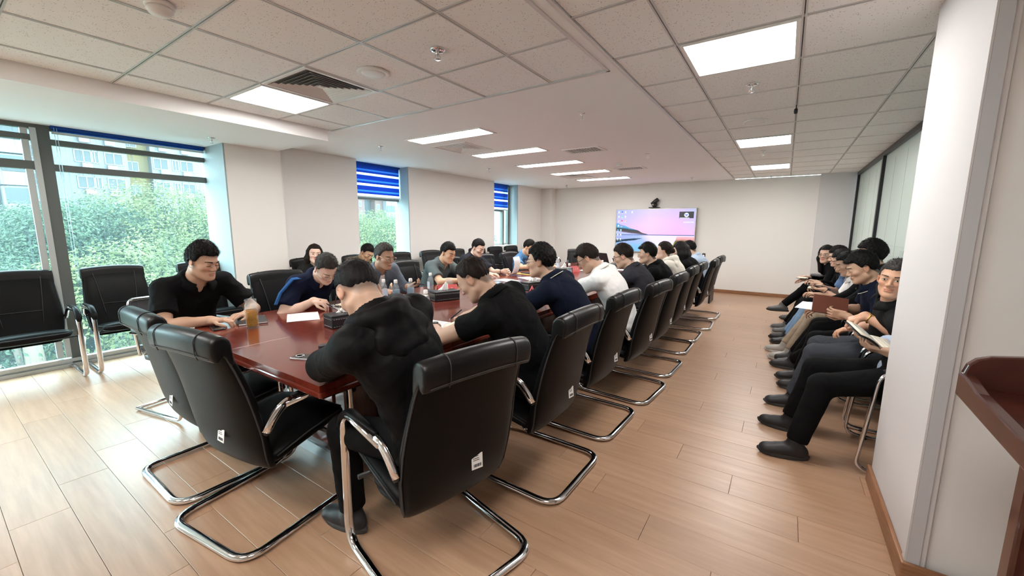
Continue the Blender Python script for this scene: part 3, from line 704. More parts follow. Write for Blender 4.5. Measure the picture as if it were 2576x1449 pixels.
chair(-5.40, 5.32, -90, 'empty black leather wall chair behind the grey polo man', G2)
chair(-5.40, 6.0, -90, 'empty black leather wall chair second after the grey polo man', G2)
chair(-5.40, 6.68, -90, 'empty black leather wall chair behind the young man in dark shirt', G2)
chair(-5.40, 7.32, -90, 'empty black leather wall chair under the narrow window, left one', G2)
chair(-5.40, 7.95, -90, 'empty black leather wall chair under the narrow window, right one', G2)
chair(-5.35, 9.0, -90, 'empty black leather wall chair behind the blue polo man', G2)
# other chairs ---------------------------------------------------------
def mesh_chair(x, y, rot):
    t = empty('mesh_back_chair', (x, y, 0), math.radians(rot), 'low grey mesh back office chair with chrome frame under the black polo man', 'chair')
    fr = fillet([(-.23, .10, .44), (-.23, .02, .86), (.23, .02, .86), (.23, .10, .44)], .05, 5); MB().tube(fr, .011, 8).build('back_frame', m_chrome, t)
    mb = MB(); P = [(u * .222, np.interp(z, [.46, .85], [.085, .022]) - .02 * (1 - u * u), z) for z in np.linspace(.46, .85, 6) for u in (-1, -.5, 0, .5, 1)]; mb.grid(P, 5, 6); mb.build('back_mesh', m_mesh, t, smooth=True)
    rr = [sup(0, .33, z, .24 * k, .25 * k, 20, 5) for z, k in ((.415, .9), (.42, 1), (.45, 1), (.46, .93))]; MB().loft(rr).build('seat', m_blackpl, t, smooth=True)
    for s_ in (-1, 1):
        MB().tube(fillet([(s_ * .26, .08, .62), (s_ * .26, .52, .64), (s_ * .26, .58, .02), (s_ * .26, .02, .02)], .08, 5), .012, 8).build('side_frame', m_chrome, t)
        MB().box((s_ * .26 - .02, .12, .635), (s_ * .26 + .02, .44, .665)).build('armrest_pad', m_blackpl, t, .008)
    MB().tube([(-.26, .02, .02), (.26, .02, .02)], .012, 8).build('rear_bar', m_chrome, t); MB().tube([(-.26, .35, .41), (.26, .35, .41)], .012, 8).build('cross_bar', m_chrome, t)
mesh_chair(-4.10, 1.08, -78)
def tube_chair(x, y, rot, label, tablet=False):
    t = empty('training_chair', (x, y, 0), math.radians(rot), label, 'chair', 'tubular chairs along the glass partition')
    for s_ in (-1, 1):
        X = s_ * .26
        MB().tube(fillet([(X, .04, .64), (X, .40, .65), (X, .50, .60), (X, .555, .05), (X, .50, .016), (X, -.02, .016)], [.0, .06, .06, .07, .07, 0], 5), .011, 8).build('side_frame', m_chrome, t)
        MB().tube(fillet([(X, .10, .668), (X, .40, .672), (X, .485, .62)], .07, 5), .017, 8).build('armrest', m_blackpl, t)
        MB().lathe([(.014, -.0), (.016, .0), (.016, .02), (.01, .02)], (X, .45, 0), 10).build('rubber_foot', m_blackpl, t)
        MB().tube([(X, .03, .64), (X * .93, -.005, .80)], .011, 8).build('back_post', m_chrome, t)
    rr = [sup(0, .27, z, .235 * k, .235 * k, 20, 4.5) for z, k in ((.40, .9), (.41, 1), (.445, 1), (.455, .93))]; MB().loft(rr).build('seat', m_leather, t, smooth=True)
    mb = MB(); rr = []
    for z in (.50, .52, .62, .72, .82, .845): rr.append(sup(0, np.interp(z, [.5, .85], [.06, -.005]), z, .22 if .51 < z < .84 else .2, .02 if .51 < z < .84 else .012, 20, 4))
    mb.loft(rr).build('backrest', m_leather, t, smooth=True)
    MB().tube([(-.26, .10, .40), (.26, .10, .40)], .01, 8).tube([(-.26, .40, .40), (.26, .40, .40)], .01, 8).tube([(-.26, -.02, .016), (.26, -.02, .016)], .01, 8).build('cross_bar', m_chrome, t)
    if tablet:
        MB().tube(fillet([(-.26, .10, .64), (-.30, .20, .70), (-.25, .42, .735)], .04), .009, 8).build('tablet_arm', m_chrome, t)
        MB().loft([sup(-.10, .52, z, .17, .135, 16, 3) for z in (.735, .75)]).build('writing_tablet', m_black, t)
tube_chair(1.03 - .02, 3.21, 90, 'tubular chrome chair at the pillar, nearest in the partition row')
for yy, l in ((3.86, 'tubular chair under the man with the gold watch'), (4.5, 'tubular chair under the man reading the brown notebook'), (5.02, 'tubular chair under the person leaning back against the partition'), (5.60, 'tubular chair under the white polo man in beige trousers'), (6.22, 'tubular chair under the blue-shirted man of the partition row'), (6.85, 'tubular chair under the curly-haired person in black, partition row')):
    tube_chair(1.01, yy, 90, l)
tube_chair(1.01, 7.50, 90, 'chair with black writing tablet under the woman with glasses', True)

# ------------------------------------------------------------------ conference table
TX0, TX1, TY0, TY1, TZ = -3.32, -1.56, .885, 7.45, .75
t = empty('conference_table', ((TX0 + TX1) / 2, TY0, 0), 0, 'long glossy reddish mahogany conference table in the middle of the room', 'table')
def tp(name, a, b, m, bv=0): o = box(name, a, b, m, t, bv); o.location = (-(TX0 + TX1) / 2, -TY0, 0); return o
XM = -2.435; n = 4; L = (TY1 - TY0) / n
for k in range(n):
    for a, b in ((TX0, XM - .0012), (XM + .0012, TX1)): tp('top_panel', (a, TY0 + k * L + .0012 * (k > 0), TZ - .028), (b, TY0 + (k + 1) * L - .0012, TZ), m_mahog, .0006)
tp('seam_filler', (XM - .006, TY0 + .003, TZ - .03), (XM + .006, TY1 - .003, TZ - .0035), m_gap)
for k in range(1, n): tp('seam_filler', (TX0 + .003, TY0 + k * L - .006, TZ - .03), (TX1 - .003, TY0 + k * L + .006, TZ - .0035), m_gap)
tp('edge_moulding', (TX0 - .004, TY0 - .004, TZ - .058), (TX1 + .004, TY1 + .004, TZ - .029), m_mahog, .008)
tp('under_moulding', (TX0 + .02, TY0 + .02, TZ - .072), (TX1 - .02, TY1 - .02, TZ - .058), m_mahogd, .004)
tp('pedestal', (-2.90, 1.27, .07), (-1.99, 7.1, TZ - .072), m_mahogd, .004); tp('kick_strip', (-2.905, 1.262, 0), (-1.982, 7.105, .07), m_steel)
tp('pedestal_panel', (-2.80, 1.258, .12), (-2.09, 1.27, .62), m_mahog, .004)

# ------------------------------------------------------------------ lectern
t = empty('lectern', (.80, 1.25, 0), 0, 'dark mahogany lectern with raised curved rim beside the white pillar', 'lectern')
def lp(name, a, b, m, bv=.004): o = box(name, a, b, m, t, bv); o.location = (-.80, -1.25, 0); return o
lp('body', (.53, .98, .06), (1.10, 1.42, .93), m_mahogd); lp('plinth', (.515, .965, 0), (1.115, 1.435, .06), m_mahogd)
lp('corner_post', (.515, 1.38, .06), (.545, 1.435, .93), m_mahogd, .008); lp('side_panel_moulding', (.522, 1.04, .14), (.53, 1.34, .84), m_mahogd, .003)
mb = MB(); mb.add([(.415, .86, .955), (1.20, .86, .955), (1.20, 1.48, .985), (.415, 1.48, .985), (.415, .86, .985), (1.20, .86, .985), (1.20, 1.48, 1.012), (.415, 1.48, 1.012)], [(0, 3, 2, 1), (4, 5, 6, 7), (0, 1, 5, 4), (1, 2, 6, 5), (2, 3, 7, 6), (3, 0, 4, 7)])
o = mb.build('desk_board', m_mahogd, t, .008); o.location = (-.8, -1.25, 0)
mb = MB(); top = [(.412, .98), (.412, 1.045), (.418, 1.068), (.432, 1.085), (.455, 1.095), (.6, 1.118), (.8, 1.13), (1.0, 1.118), (1.16, 1.095), (1.19, 1.075), (1.2, 1.045), (1.2, .98)]
mb.loft([[(x, 1.478, z) for x, z in top], [(x, 1.50, z) for x, z in top]]); o = mb.build('rear_rim', m_mahogd, t, .004); o.location = (-.8, -1.25, 0)
mb = MB(); pf = [(.86, .955), (1.49, .985), (1.49, 1.045), (1.44, 1.045), (1.36, 1.03), (.86, 1.0)]
mb.loft([[(.405, y, z) for y, z in pf], [(.43, y, z) for y, z in pf]]); o = mb.build('side_rim', m_mahogd, t, .004); o.location = (-.8, -1.25, 0)
mb = MB(); mb.loft([[(1.185, y, z) for y, z in pf], [(1.205, y, z) for y, z in pf]]); o = mb.build('side_rim', m_mahogd, t, .004); o.location = (-.8, -1.25, 0)

# ------------------------------------------------------------------ things on the table
ZT = TZ
def obj_at(name, x, y, z, rz, label, cat, group=None): return empty(name, (x, y, z), math.radians(rz), label, cat, group)
m_tissue = mat('tissue', (.88, .87, .86), .8)
def tissue_box(x, y, rz, label, full=True):
    t = obj_at('tissue_box', x, y, ZT, rz, label, 'tissue box', 'black leather tissue boxes on the table')
    MB().box((-.125, -.065, 0), (.125, .065, .072)).build('box_body', m_black, t, .005); MB().box((-.127, -.067, .073), (.127, .067, .088)).build('lid', m_black, t, .005)
    s = MB()
    for zz, e in ((.012, .0662), (.060, .0662)):
        for sy in (-1, 1):
            for k in range(15): s.box((-.115 + k * .016, sy * e - .0006, zz), (-.106 + k * .016, sy * e + .0006, zz + .0012))
        for sx in (-1, 1):
            for k in range(7): s.box((sx * .1262 - .0006, -.055 + k * .016, zz), (sx * .1262 + .0006, -.046 + k * .016, zz + .0012))
    q = s.build('stitching', m_sticker, t)
    q['kind'] = 'stuff'
    r = random.Random(int(abs(x * 100)))
    for k in range(3):
        a0 = r.random() * 3; pts = []
        for j in range(5):
            f = j / 4
            for i in range(5):
                u = (i / 4 - .5) * 2; w = (.055 * (1 - f * .75)); 
                pts.append((u * w * math.cos(a0 * .3 + k) + (f * .02 - .01) * k, u * w * math.sin(a0 * .3 + k) * .7 + .008 * math.sin(u * 4 + k) , .086 + f * (.055 + .018 * (1 - abs(u)) * (k + 1) / 2) + .004 * math.sin(u * 7 + k)))
        MB().grid(pts, 5, 5).build('tissue', m_tissue, t, smooth=True, solid=.0012)
tissue_box(-2.43, 1.60, 82, 'nearest black tissue box beside the hooded-jacket man')
tissue_box(-2.56, 2.70, 70, 'black tissue box before the red name card near the black polo man')
tissue_box(-2.22, 3.72, 75, 'black tissue box behind the head of the bending black polo man')
tissue_box(-2.62, 5.25, 80, 'black tissue box between the curly navy polo man and the white polo man')
tissue_box(-2.30, 6.6, 85, 'farthest black tissue box near the display')
def bottle(x, y, label, g='clear water bottles with white caps', col=None):
    t = obj_at('water_bottle', x, y, ZT, random.random() * 360, label, 'bottle', g)
    MB().lathe([(.0, 0), (.027, 0), (.031, .006), (.031, .05), (.029, .055), (.031, .06), (.031, .13), (.028, .15), (.014, .178), (.012, .188), (.012, .198)], seg=18).build('bottle_body', m_clear, t)
    MB().lathe([(.0, .004), (.028, .006), (.0285, .125), (.0, .126)], seg=16).build('water', m_water, t)
    MB().lathe([(.0155, .182), (.0162, .185), (.0155, .208), (.012, .211), (0, .211)], seg=14).build('cap', m_pcap, t)
    mb = MB(); P = []
    for z in (.055, .125):
        for a in np.linspace(0, 2.6, 14): P.append((.0318 * math.cos(a), .0318 * math.sin(a), z))
    mb.grid(P, 14, 2).build('label_wrap', m_label, t, smooth=True)
bottle(-2.13, 2.05, 'water bottle with blue label between the two nearest black-clad men')
bottle(-2.90, 2.86, 'water bottle behind the red name card and tissue box')
bottle(-2.86, 2.26, 'left one of the three bottles behind the hooded man'); bottle(-2.75, 2.30, 'middle one of the three bottles behind the hooded man'); bottle(-2.72, 2.44, 'right one of the three bottles behind the hooded man')
bottle(-2.87, 5.56, 'water bottle beside the dark tea jar near the far chair'); bottle(-2.27, 4.70, 'water bottle left of the white polo man'); bottle(-2.12, 5.45, 'water bottle left of the dark grey polo man'); bottle(-2.02, 5.6, 'second water bottle before the dark grey polo man'); bottle(-2.30, 2.98, 'water bottle in front of the bending black polo man')
bottle(-2.45, 6.1, 'small water bottle by the far tissue box')
def tea_jar(x, y, label, h=.19, tea=.12, col=m_tea, r=.037):
    t = obj_at('tea_jar', x, y, ZT, 0, label, 'jar', 'glass tea jars')
    MB().lathe([(.0, 0), (r - .003, 0), (r, .006), (r, h - .035), (r - .006, h - .028), (r - .006, h - .022), (r - .001, h - .020), (r - .006, h - .014), (r - .001, h - .010), (r - .004, h)], seg=28).build('glass', m_clear, t)
    MB().lathe([(0, .012), (r - .005, .012), (r - .005, tea), (0, tea)], seg=24).build('tea', col, t)
    lv = MB(); rr = random.Random(3)
    for k in range(70):
        a = rr.random() * 6.28; q = rr.random() ** .5 * (r - .010); c = Vector((q * math.cos(a), q * math.sin(a), .014 + rr.random() * .045)); d = Vector((rr.uniform(-1, 1), rr.uniform(-1, 1), rr.uniform(-1, 1))).normalized() * .007; e_ = d.orthogonal().normalized() * .0018
        lv.add([c - d, c + e_, c + d, c - e_], [(0, 1, 2, 3)])
    o = lv.build('tea_leaves', m_leafd, t, solid=.001); o['kind'] = 'stuff'
    MB().lathe([(0, .0), (r - .002, .001), (r - .001, .009), (0, .0095)], seg=24).build('base_glass', m_clear, t)
tea_jar(-2.86, 1.20, 'tall glass jar of golden tea before the man in the black polo')
tea_jar(-3.0, 6.1, 'small jar of dark tea before the far end chair', .13, .09, m_dtea)
t = obj_at('drinking_glass', -3.02, 3.26, ZT, 0, 'round clear drinking glass before the grey polo man', 'glass'); MB().lathe([(0, 0), (.03, .0), (.038, .015), (.043, .04), (.040, .075), (.036, .10)], seg=24).build('glass_bowl', m_clear, t)
t = obj_at('drinking_glass', -2.27, 2.80, ZT, 0, 'straight clear glass beside the bending man\'s face', 'glass'); MB().lathe([(0, 0), (.03, .0), (.032, .01), (.034, .12)], seg=24).build('glass_wall', m_clear, t)
def sheet(x, y, rz, label, n=1, w=.21, l=.297, m=None, z=0, text=True, grp='printed sheets on the table'):
    t = obj_at('paper_sheet', x, y, ZT + z, rz, label, 'paper', grp); r = random.Random(int(x * 99)); 
    P = [(w * (i / 4 - .5), l * (j / 4 - .5), .0012 + .0016 * math.sin(i * 1.3 + j) * (1 if i in (0, 4) else .3) + .001) for j in range(5) for i in range(5)]
    MB().grid(P, 5, 5).build('page', m or m_paper, t, solid=.0006, smooth=True)
    if text:
        k = MB()
        for q in range(13):
            yy = l * .42 - q * l * .065
            xx = -w * .42
            while xx < w * (.40 if q % 4 != 3 else .1): ww = .006 + r.random() * .02; k.box((xx, yy, .0042), (min(xx + ww, w * .42), yy + .0035, .0045)); xx += ww + .004
        o = k.build('printed_text', mat('grey_print', (.35, .35, .38), .8), t); o['kind'] = 'stuff'
sheet(-2.90, 1.56, 62, 'printed sheet lying right of the tea jar'); sheet(-3.0, 1.98, 75, 'printed sheet under the pen hand of the navy polo man'); sheet(-2.86, 4.15, 80, 'large loose sheets before the young man in dark shirt'); sheet(-2.75, 4.5, 60, 'sheet beside the open papers at the table centre')
sheet(-2.45, 3.2, 85, 'white sheet beside the clear glass in mid table'); sheet(-2.60, 4.85, 75, 'sheet under the nearer far red card'); sheet(-2.5, 5.9, 80, 'sheet far down the table near the tissue box'); sheet(-2.05, 4.0, 70, 'sheet in front of the curly navy polo man'); sheet(-1.98, 1.93, 100, 'sheet under the forearm of the bending black polo man')
sheet(-2.9, 5.9, 85, 'sheet beside the dark tea jar'); sheet(-2.1, 6.3, 95, 'sheet before the long-haired woman')
def notebook(x, y, rz, label, m, w=.15, l=.21, h=.016, z=0, pm=None, opened=False):
    t = obj_at('notebook', x, y, ZT + z, rz, label, 'notebook', 'notebooks')
    if opened:
        for s_ in (-1, 1):
            MB().box((0 if s_ > 0 else -w, -l / 2, 0), (w if s_ > 0 else 0, l / 2, .003)).build('cover', m, t)
            P = [(s_ * w * .97 * (i / 5), (j - .5) * l * .96, .004 + .010 * math.sin(min(i, 2.2) / 5 * PI * 1.1) * (1 if i else 0)) for j in (0, 1) for i in range(6)]
            MB().grid(P, 6, 2).build('page_block', pm or m_cream, t, smooth=True, solid=.004)
    else:
        MB().box((-w / 2, -l / 2, 0), (w / 2, l / 2, .003)).box((-w / 2, -l / 2, h - .003), (w / 2, l / 2, h)).box((-w / 2, -l / 2, 0), (-w / 2 + .003, l / 2, h)).build('cover', m, t, .0012)
        MB().box((-w / 2 + .003, -l / 2 + .003, .003), (w / 2 - .003, l / 2 - .003, h - .003)).build('page_block', pm or m_paper, t)
    return t
notebook(-3.05, 1.28, 70, 'black notebook lying beside the tea jar', m_black, .17, .24)
notebook(-3.05, 4.92, 80, 'yellow folder before the blue polo man', mat('yellow_folder', (.62, .40, .12), .5), .22, .30, .006); notebook(-3.02, 4.95, 80, 'black notebook on the yellow folder', m_black, .15, .21, .012, .0065)
notebook(-2.87, 2.58, 30, 'open cream notebook before the grey-jacketed man', m_black, .14, .2, opened=True)
notebook(-2.96, 2.02, 20, 'open notebook under the elbow of the navy polo man', m_black, .12, .18, opened=True, z=.0052)
notebook(-1.74, 1.92, 95, 'open notebook under the bending black polo man', m_brown, .14, .2, opened=True, z=.0)
notebook(-1.72, 3.28, 95, 'open notebook under the white polo man\'s hand', m_black, .14, .2, opened=True)
def phone(x, y, rz, label, case=m_black, z=0):
    t = obj_at('mobile_phone', x, y, ZT + z, rz, label, 'phone', 'mobile phones on the table')
    MB().loft([sup(0, 0, zz, .037 * k, .078 * k, 24, 7) for zz, k in ((0, .96), (.002, 1), (.007, 1), (.009, .96))]).build('phone_body', case, t, smooth=False)
    MB().loft([sup(0, 0, zz, .034, .074, 24, 7) for zz in (.009, .0094)]).build('screen_glass', mat('phone_glass', (.01, .01, .012), .05), t)
    return t
phone(-3.02, 1.06, 78, 'black phone lying left of the tea jar')
ph = phone(-1.96, 1.06, 115, 'phone in clear case lying at the hooded man\'s elbow', mat('grey_case', (.45, .45, .46), .25))
rg = MB().lathe([(.018, .0095), (.022, .0098), (.022, .012), (.018, .0125), (.018, .0095)], seg=20).build('ring_grip', m_chrome, ph); rg.location = (0, .04, 0)
t = obj_at('car_key', -2.08, 1.22, ZT, 20, 'small chrome car key fob beside the hooded man\'s phone', 'key'); MB().loft([sup(0, 0, z, .018, .032, 16, 2.6) for z in (0, .004, .010)]).build('fob', m_blackpl, t); MB().tube([(.013 * math.cos(a), .042 + .013 * math.sin(a), .003) for a in np.linspace(0, 2 * PI, 13)[:-1]], .0018, 5, closed=True).build('key_ring', m_chrome, t)
t = obj_at('white_cable', -3.16, .93, ZT, 60, 'short white stick at the table edge before the black polo man', 'stylus'); MB().tube([(-.05, 0, .004), (.05, 0, .004)], .004, 8).build('barrel', m_pcap, t)
def card(x, y, rz, label):     # red folded tent name card with a white rim
    t = obj_at('name_card', x, y, ZT, rz, label, 'name card', 'red folded name cards'); w = .10
    for s_ in (-1, 1):
        mb = MB(); mb.add([(-w, s_ * .040, 0), (w, s_ * .040, 0), (w, 0, .085), (-w, 0, .085)], [(0, 1, 2, 3)]); mb.build('card_face', m_red, t, solid=.003)
    MB().tube([(-w, .041, 0), (-w, 0, .087), (-w, -.041, 0)], .0018, 4).build('clear_rim', m_clear, t); MB().tube([(w, .041, 0), (w, 0, .087), (w, -.041, 0)], .0018, 4).build('clear_rim', m_clear, t)
    k = MB(); R_ = Matrix.Rotation(-math.atan2(.04, .085), 3, 'X'); org = Vector((0, -.0215, .042))
    for cx in (-.045, 0, .045):
        for a, b in (((cx - .014, -.0022, .010), (cx + .014, -.0016, .013)), ((cx - .014, -.0022, -.012), (cx + .014, -.0016, -.009)), ((cx - .002, -.0022, -.014), (cx + .002, -.0016, .017)), ((cx - .012, -.0022, -.001), (cx + .012, -.0016, .002))): k.box(a, b, R_, org)
    k.build('characters', mat('card_print', (.75, .32, .30), .5), t)
card(-2.80, 2.99, 62, 'red name card behind the black tissue box and bottle'); card(-2.02, 3.36, 120, 'red name card half hidden behind the curly navy polo man'); card(-2.12, 4.42, 100, 'red name card left of the white polo man'); card(-2.62, 5.6, 80, 'red name card beside the far dark tea jar'); card(-1.98, 5.25, 100, 'red name card left of the dark grey polo man')
# laptop at the far end, its dark lid toward the photographer
t = obj_at('laptop', -2.58, 6.95, ZT, 150, 'black laptop standing open behind the dark grey polo man', 'laptop')
MB().box((-.17, -.12, 0), (.17, .12, .014)).build('keyboard_base', m_blackpl, t, .003); MB().box((-.17, -.004, 0), (.17, .004, .23), Matrix.Rotation(-.35, 3, 'X'), Vector((0, .12, .014))).build('screen_lid', m_blackpl, t, .003)
# side table with handset beyond the far chairs
t = empty('side_desk', (-1.62, 8.6, 0), 0, 'low black equipment desk below the display behind the last chairs', 'desk')
MB().box((-.55, -.25, .70), (.55, .25, .74)).build('desk_top', m_blackpl, t, .004); MB().box((-.53, -.23, 0), (-.50, .23, .70)).build('side_panel', m_blackpl, t); MB().box((.50, -.23, 0), (.53, .23, .70)).build('side_panel', m_blackpl, t); MB().box((-.50, .1, .2), (.50, .12, .70)).build('back_panel', m_blackpl, t)
t = empty('desk_handset', (-1.28, 8.55, .74), 0, 'black handset with a white dial standing on the equipment desk', 'handset')
MB().box((-.035, -.03, 0), (.035, .03, .10)).build('stand', m_blackpl, t, .008); MB().box((-.028, -.02, .10), (.028, .02, .20)).build('head', m_blackpl, t, .012)
MB().lathe([(0, 0), (.018, 0), (.018, .004), (0, .005)], seg=14).build('dial', m_pcap, t).matrix_local = Matrix.Translation((0, -.021, .155)) @ Matrix.Rotation(PI / 2, 4, 'X')
# ------------------------------------------------------------------ outside: trees and apartment blocks seen through the windows
m_leafs = []
for i, (a, b) in enumerate((((.022, .050, .016), (.095, .130, .045)), ((.020, .048, .028), (.070, .118, .065)), ((.034, .060, .016), (.145, .165, .055)))):
    m = mat('leaf_%d' % i, a, .6); g = nd(m, 'ShaderNodeNewGeometry'); n = nd(m, 'ShaderNodeTexNoise'); n.inputs['Scale'].default_value = 1.1; n.inputs['Detail'].default_value = 6; lk(m, g.outputs['Position'], n.inputs['Vector'])
    r = nd(m, 'ShaderNodeValToRGB'); r.color_ramp.elements[0].position = .36; r.color_ramp.elements[1].position = .64; r.color_ramp.elements[0].color = (*a, 1); r.color_ramp.elements[1].color = (*b, 1); lk(m, n.outputs['Fac'], r.inputs[0]); lk(m, r.outputs[0], bsdf(m).inputs['Base Color'])
    t = nd(m, 'ShaderNodeBsdfTranslucent'); lk(m, r.outputs[0], t.inputs[0]); mx = nd(m, 'ShaderNodeMixShader'); mx.inputs[0].default_value = .35
    out = [q for q in m.node_tree.nodes if q.type == 'OUTPUT_MATERIAL'][0]; lk(m, bsdf(m).outputs[0], mx.inputs[1]); lk(m, t.outputs[0], mx.inputs[2]); lk(m, mx.outputs[0], out.inputs[0]); m_leafs.append(m)
m_bark = mat('bark', (.10, .075, .055), .9)
def crown_mesh(seed, n, R, H):
    r = np.random.RandomState(seed); cl = []
    for k in range(26):
        d = r.normal(size=3); d /= np.linalg.norm(d); d[2] = abs(d[2]) * 1.0 - .45
        cl.append((d * np.array([R, R, H]) * r.uniform(.45, .85), r.uniform(.28, .45) * R))
    cs = np.array([c for c, _ in cl]); rs = np.array([q for _, q in cl])
    idx = r.randint(0, len(cl), n); d = r.normal(size=(n, 3)); d /= np.linalg.norm(d, axis=1)[:, None]
    P = cs[idx] + d * rs[idx][:, None] * r.uniform(.75, 1.05, (n, 1))
    nrm = d + r.normal(size=(n, 3)) * .45; nrm[:, 2] += .5; nrm /= np.linalg.norm(nrm, axis=1)[:, None]
    a = np.cross(nrm, r.normal(size=(n, 3))); a /= np.linalg.norm(a, axis=1)[:, None]; b = np.cross(nrm, a)
    s = r.uniform(.028, .062, (n, 1)); w = s * .55
    V = np.empty((n, 4, 3)); V[:, 0] = P - a * s; V[:, 1] = P + b * w - nrm * .02; V[:, 2] = P + a * s; V[:, 3] = P - b * w - nrm * .02
    me = bpy.data.meshes.new('foliage'); me.from_pydata(V.reshape(-1, 3).tolist(), [], np.arange(4 * n).reshape(-1, 4).tolist()); return me
crowns = [crown_mesh(3, 52000, 3.2, 3.4), crown_mesh(8, 52000, 3.0, 3.8), crown_mesh(21, 52000, 3.4, 3.2)]
for c, m in zip(crowns, m_leafs): c.materials.append(m)
trunks = {}
def tree(x, y, ztop, k, label, s=1.0):
    zc = ztop - 2.75 * s; t = empty('street_tree', (x, y, -9), (x * 3 + y) % 6.28, label, 'tree', 'trees outside the windows')
    o = bpy.data.objects.new('foliage', crowns[k]); link(o, t); o.location.z = zc + 9; o.scale = (s, s, s)
    if k not in trunks:
        q = MB().tube([(0, 0, 0), (.1, 0, 4), (.0, .1, 8.5)], [.28, .22, .12], 8).tube([(0, 0, 5), (1.0, .5, 8)], [.12, .05], 6).tube([(0, 0, 5.5), (-.9, -.7, 8.3)], [.12, .05], 6).build('trunk', m_bark, t); trunks[k] = q
    else: q = bpy.data.objects.new('trunk', trunks[k].data); link(q, t)
TR = [(-15.5, -4.0, 2.6, 0), (-15, .2, 1.4, 1), (-17.5, 2.9, 2.75, 1), (-14.0, 3.6, 1.5, 2), (-18.0, 5.6, 3.2, 2), (-15.5, 6.6, 2.3, 0), (-17.0, 9.3, 2.5, 1), (-16, 11.2, 2.6, 2), (-17.5, 14.6, 2.6, 0), (-15.5, 17.3, 2.3, 1), (-12.0, 1.2, -1.8, 2), (-12.0, 5.2, -1.6, 1), (-12.2, -3.2, -1.6, 1), (-20, -1.5, 1.2, 0), (-22, 19, 2.4, 2), (-24, 12.6, 2.0, 1)]
TL = ['tree in front of the mauve tower, lower left of the big window', 'bluish tree behind the left window chair, low in the far left pane', 'tree rising highest beside the black window mullion', 'yellow-green tree filling the middle of the big window', 'tallest yellow-green tree under the yellow bay of the pale block', 'pale tree next to the right edge of the big window', 'bluish tree hidden behind the wall between the first two windows', 'yellow-green tree beyond the wall left of the middle window', 'pale tree at the left side of the middle window', 'bluish tree at the right side of the middle window', 'low bushy tree seen under the seat of the left window chair', 'low bushy tree seen below the chair arms in the big window', 'low bushy tree beyond the left edge of the big window', 'far tree behind the trees of the left pane', 'far yellow-green tree seen before the pink brick tower', 'far bluish tree between the pale block and the brick tower']
for i, (x, y, z, k) in enumerate(TR):
    tree(x, y, z, k, TL[i])
S(box('ground_outside', (-120, -60, -9.2), (-6.6, 120, -9), mat('pale_bounce_ground', (.36, .38, .37), .9)))  # ground colour made pale so sky light bounces up through the windows
m_bw = mat('pale_render', (.112, .112, .115), .8); m_by = mat('yellow_render', (0.104, 0.077, 0.030), .8); m_bd = mat('mauve_brick', (0.030, 0.024, 0.032), .8); m_bb = mat('pink_brick', (0.077, 0.042, 0.037), .8); m_bg = mat('slate_render', (0.036, 0.039, 0.045), .8); m_pane = mat('far_pane', (0.015, 0.024, 0.027), .15); m_wf = mat('far_frame', (.16, .16, .16), .6); m_bl = mat('cream_render', (0.112, 0.113, 0.092), .8)
def building(name, label, x, segs, z0, z1, wins, acs=(), balc=()):
    y0 = min(s[0] for s in segs); y1 = max(s[1] for s in segs)
    t = empty(name, (x, (y0 + y1) / 2, z0), 0, label, 'building'); off = (-x, -(y0 + y1) / 2, -z0)
    for a, b, dx, m in segs: box('wall', (x - 12, a, z0), (x + dx, b, z1), m, t).location = off
    f0 = {}
    for (wy, wz, ww, wh, dx) in wins:
        key = (ww, wh)
        if key not in f0:
            f = MB(); e = .09
            f.box((-.02, -ww / 2, -wh / 2), (.06, ww / 2, -wh / 2 + e)).box((-.02, -ww / 2, wh / 2 - e), (.06, ww / 2, wh / 2)).box((-.02, -ww / 2, -wh / 2), (.06, -ww / 2 + e, wh / 2)).box((-.02, ww / 2 - e, -wh / 2), (.06, ww / 2, wh / 2)).box((-.02, -e / 2, -wh / 2), (.06, e / 2, wh / 2))
            o = f.build('window', m_wf, t); p = MB().box((-.01, -ww / 2 + e, -wh / 2 + e), (.02, ww / 2 - e, wh / 2 - e)).build('pane', m_pane, o); f0[key] = (o.data, p.data)
        else:
            o = bpy.data.objects.new('window', f0[key][0]); link(o, t); p = bpy.data.objects.new('pane', f0[key][1]); link(p, o)
        o.location = (dx, wy - (y0 + y1) / 2, wz - z0)
    a0 = None
    for ay, az, dx in acs:
        if a0 is None:
            o = MB().box((0, -.42, -.3), (.35, .42, .3)).build('air_conditioner', m_wf, t, .03); fn = MB().lathe([(0, 0), (.22, 0), (.22, .02), (0, .025)], seg=14).build('fan', m_bg, o); fn.matrix_local = Matrix.Translation((.35, -.12, 0)) @ Matrix.Rotation(PI / 2, 4, 'Y'); a0 = (o, fn)
        else:
            o = bpy.data.objects.new('air_conditioner', a0[0].data); link(o, t); b = bpy.data.objects.new('fan', a0[1].data); link(b, o); b.matrix_local = a0[1].matrix_local.copy()
        o.location = (dx, ay - (y0 + y1) / 2, az - z0)
    for by, bz, bw, dx in balc:
        o = MB().box((0, -bw / 2, -1.0), (1.0, bw / 2, -.05)).box((0, -bw / 2, -.05), (.9, bw / 2, 1.2)).build('balcony', m_bw, t); o.location = (dx, by - (y0 + y1) / 2, bz - z0)
        MB().box((.9, -bw / 2 + .15, .0), (.96, bw / 2 - .15, 1.1)).build('balcony_glass', m_pane, o)
    return t
fl = [9.05 - 2.85 * k for k in range(-2, 5)]
wins = [(yy, z, ww, 1.35, .02) for z in fl for yy, ww in ((12.1, 1.5), (13.0, .7), (14.6, 1.6), (8.2, 1.4), (6.4, 1.5), (18.9, 1.5), (20.4, .7), (21.6, 1.4), (25.0, 1.5), (27.5, 1.4))] + [(16.4, z - .5, 1.2, 1.2, -1.0) for z in fl]
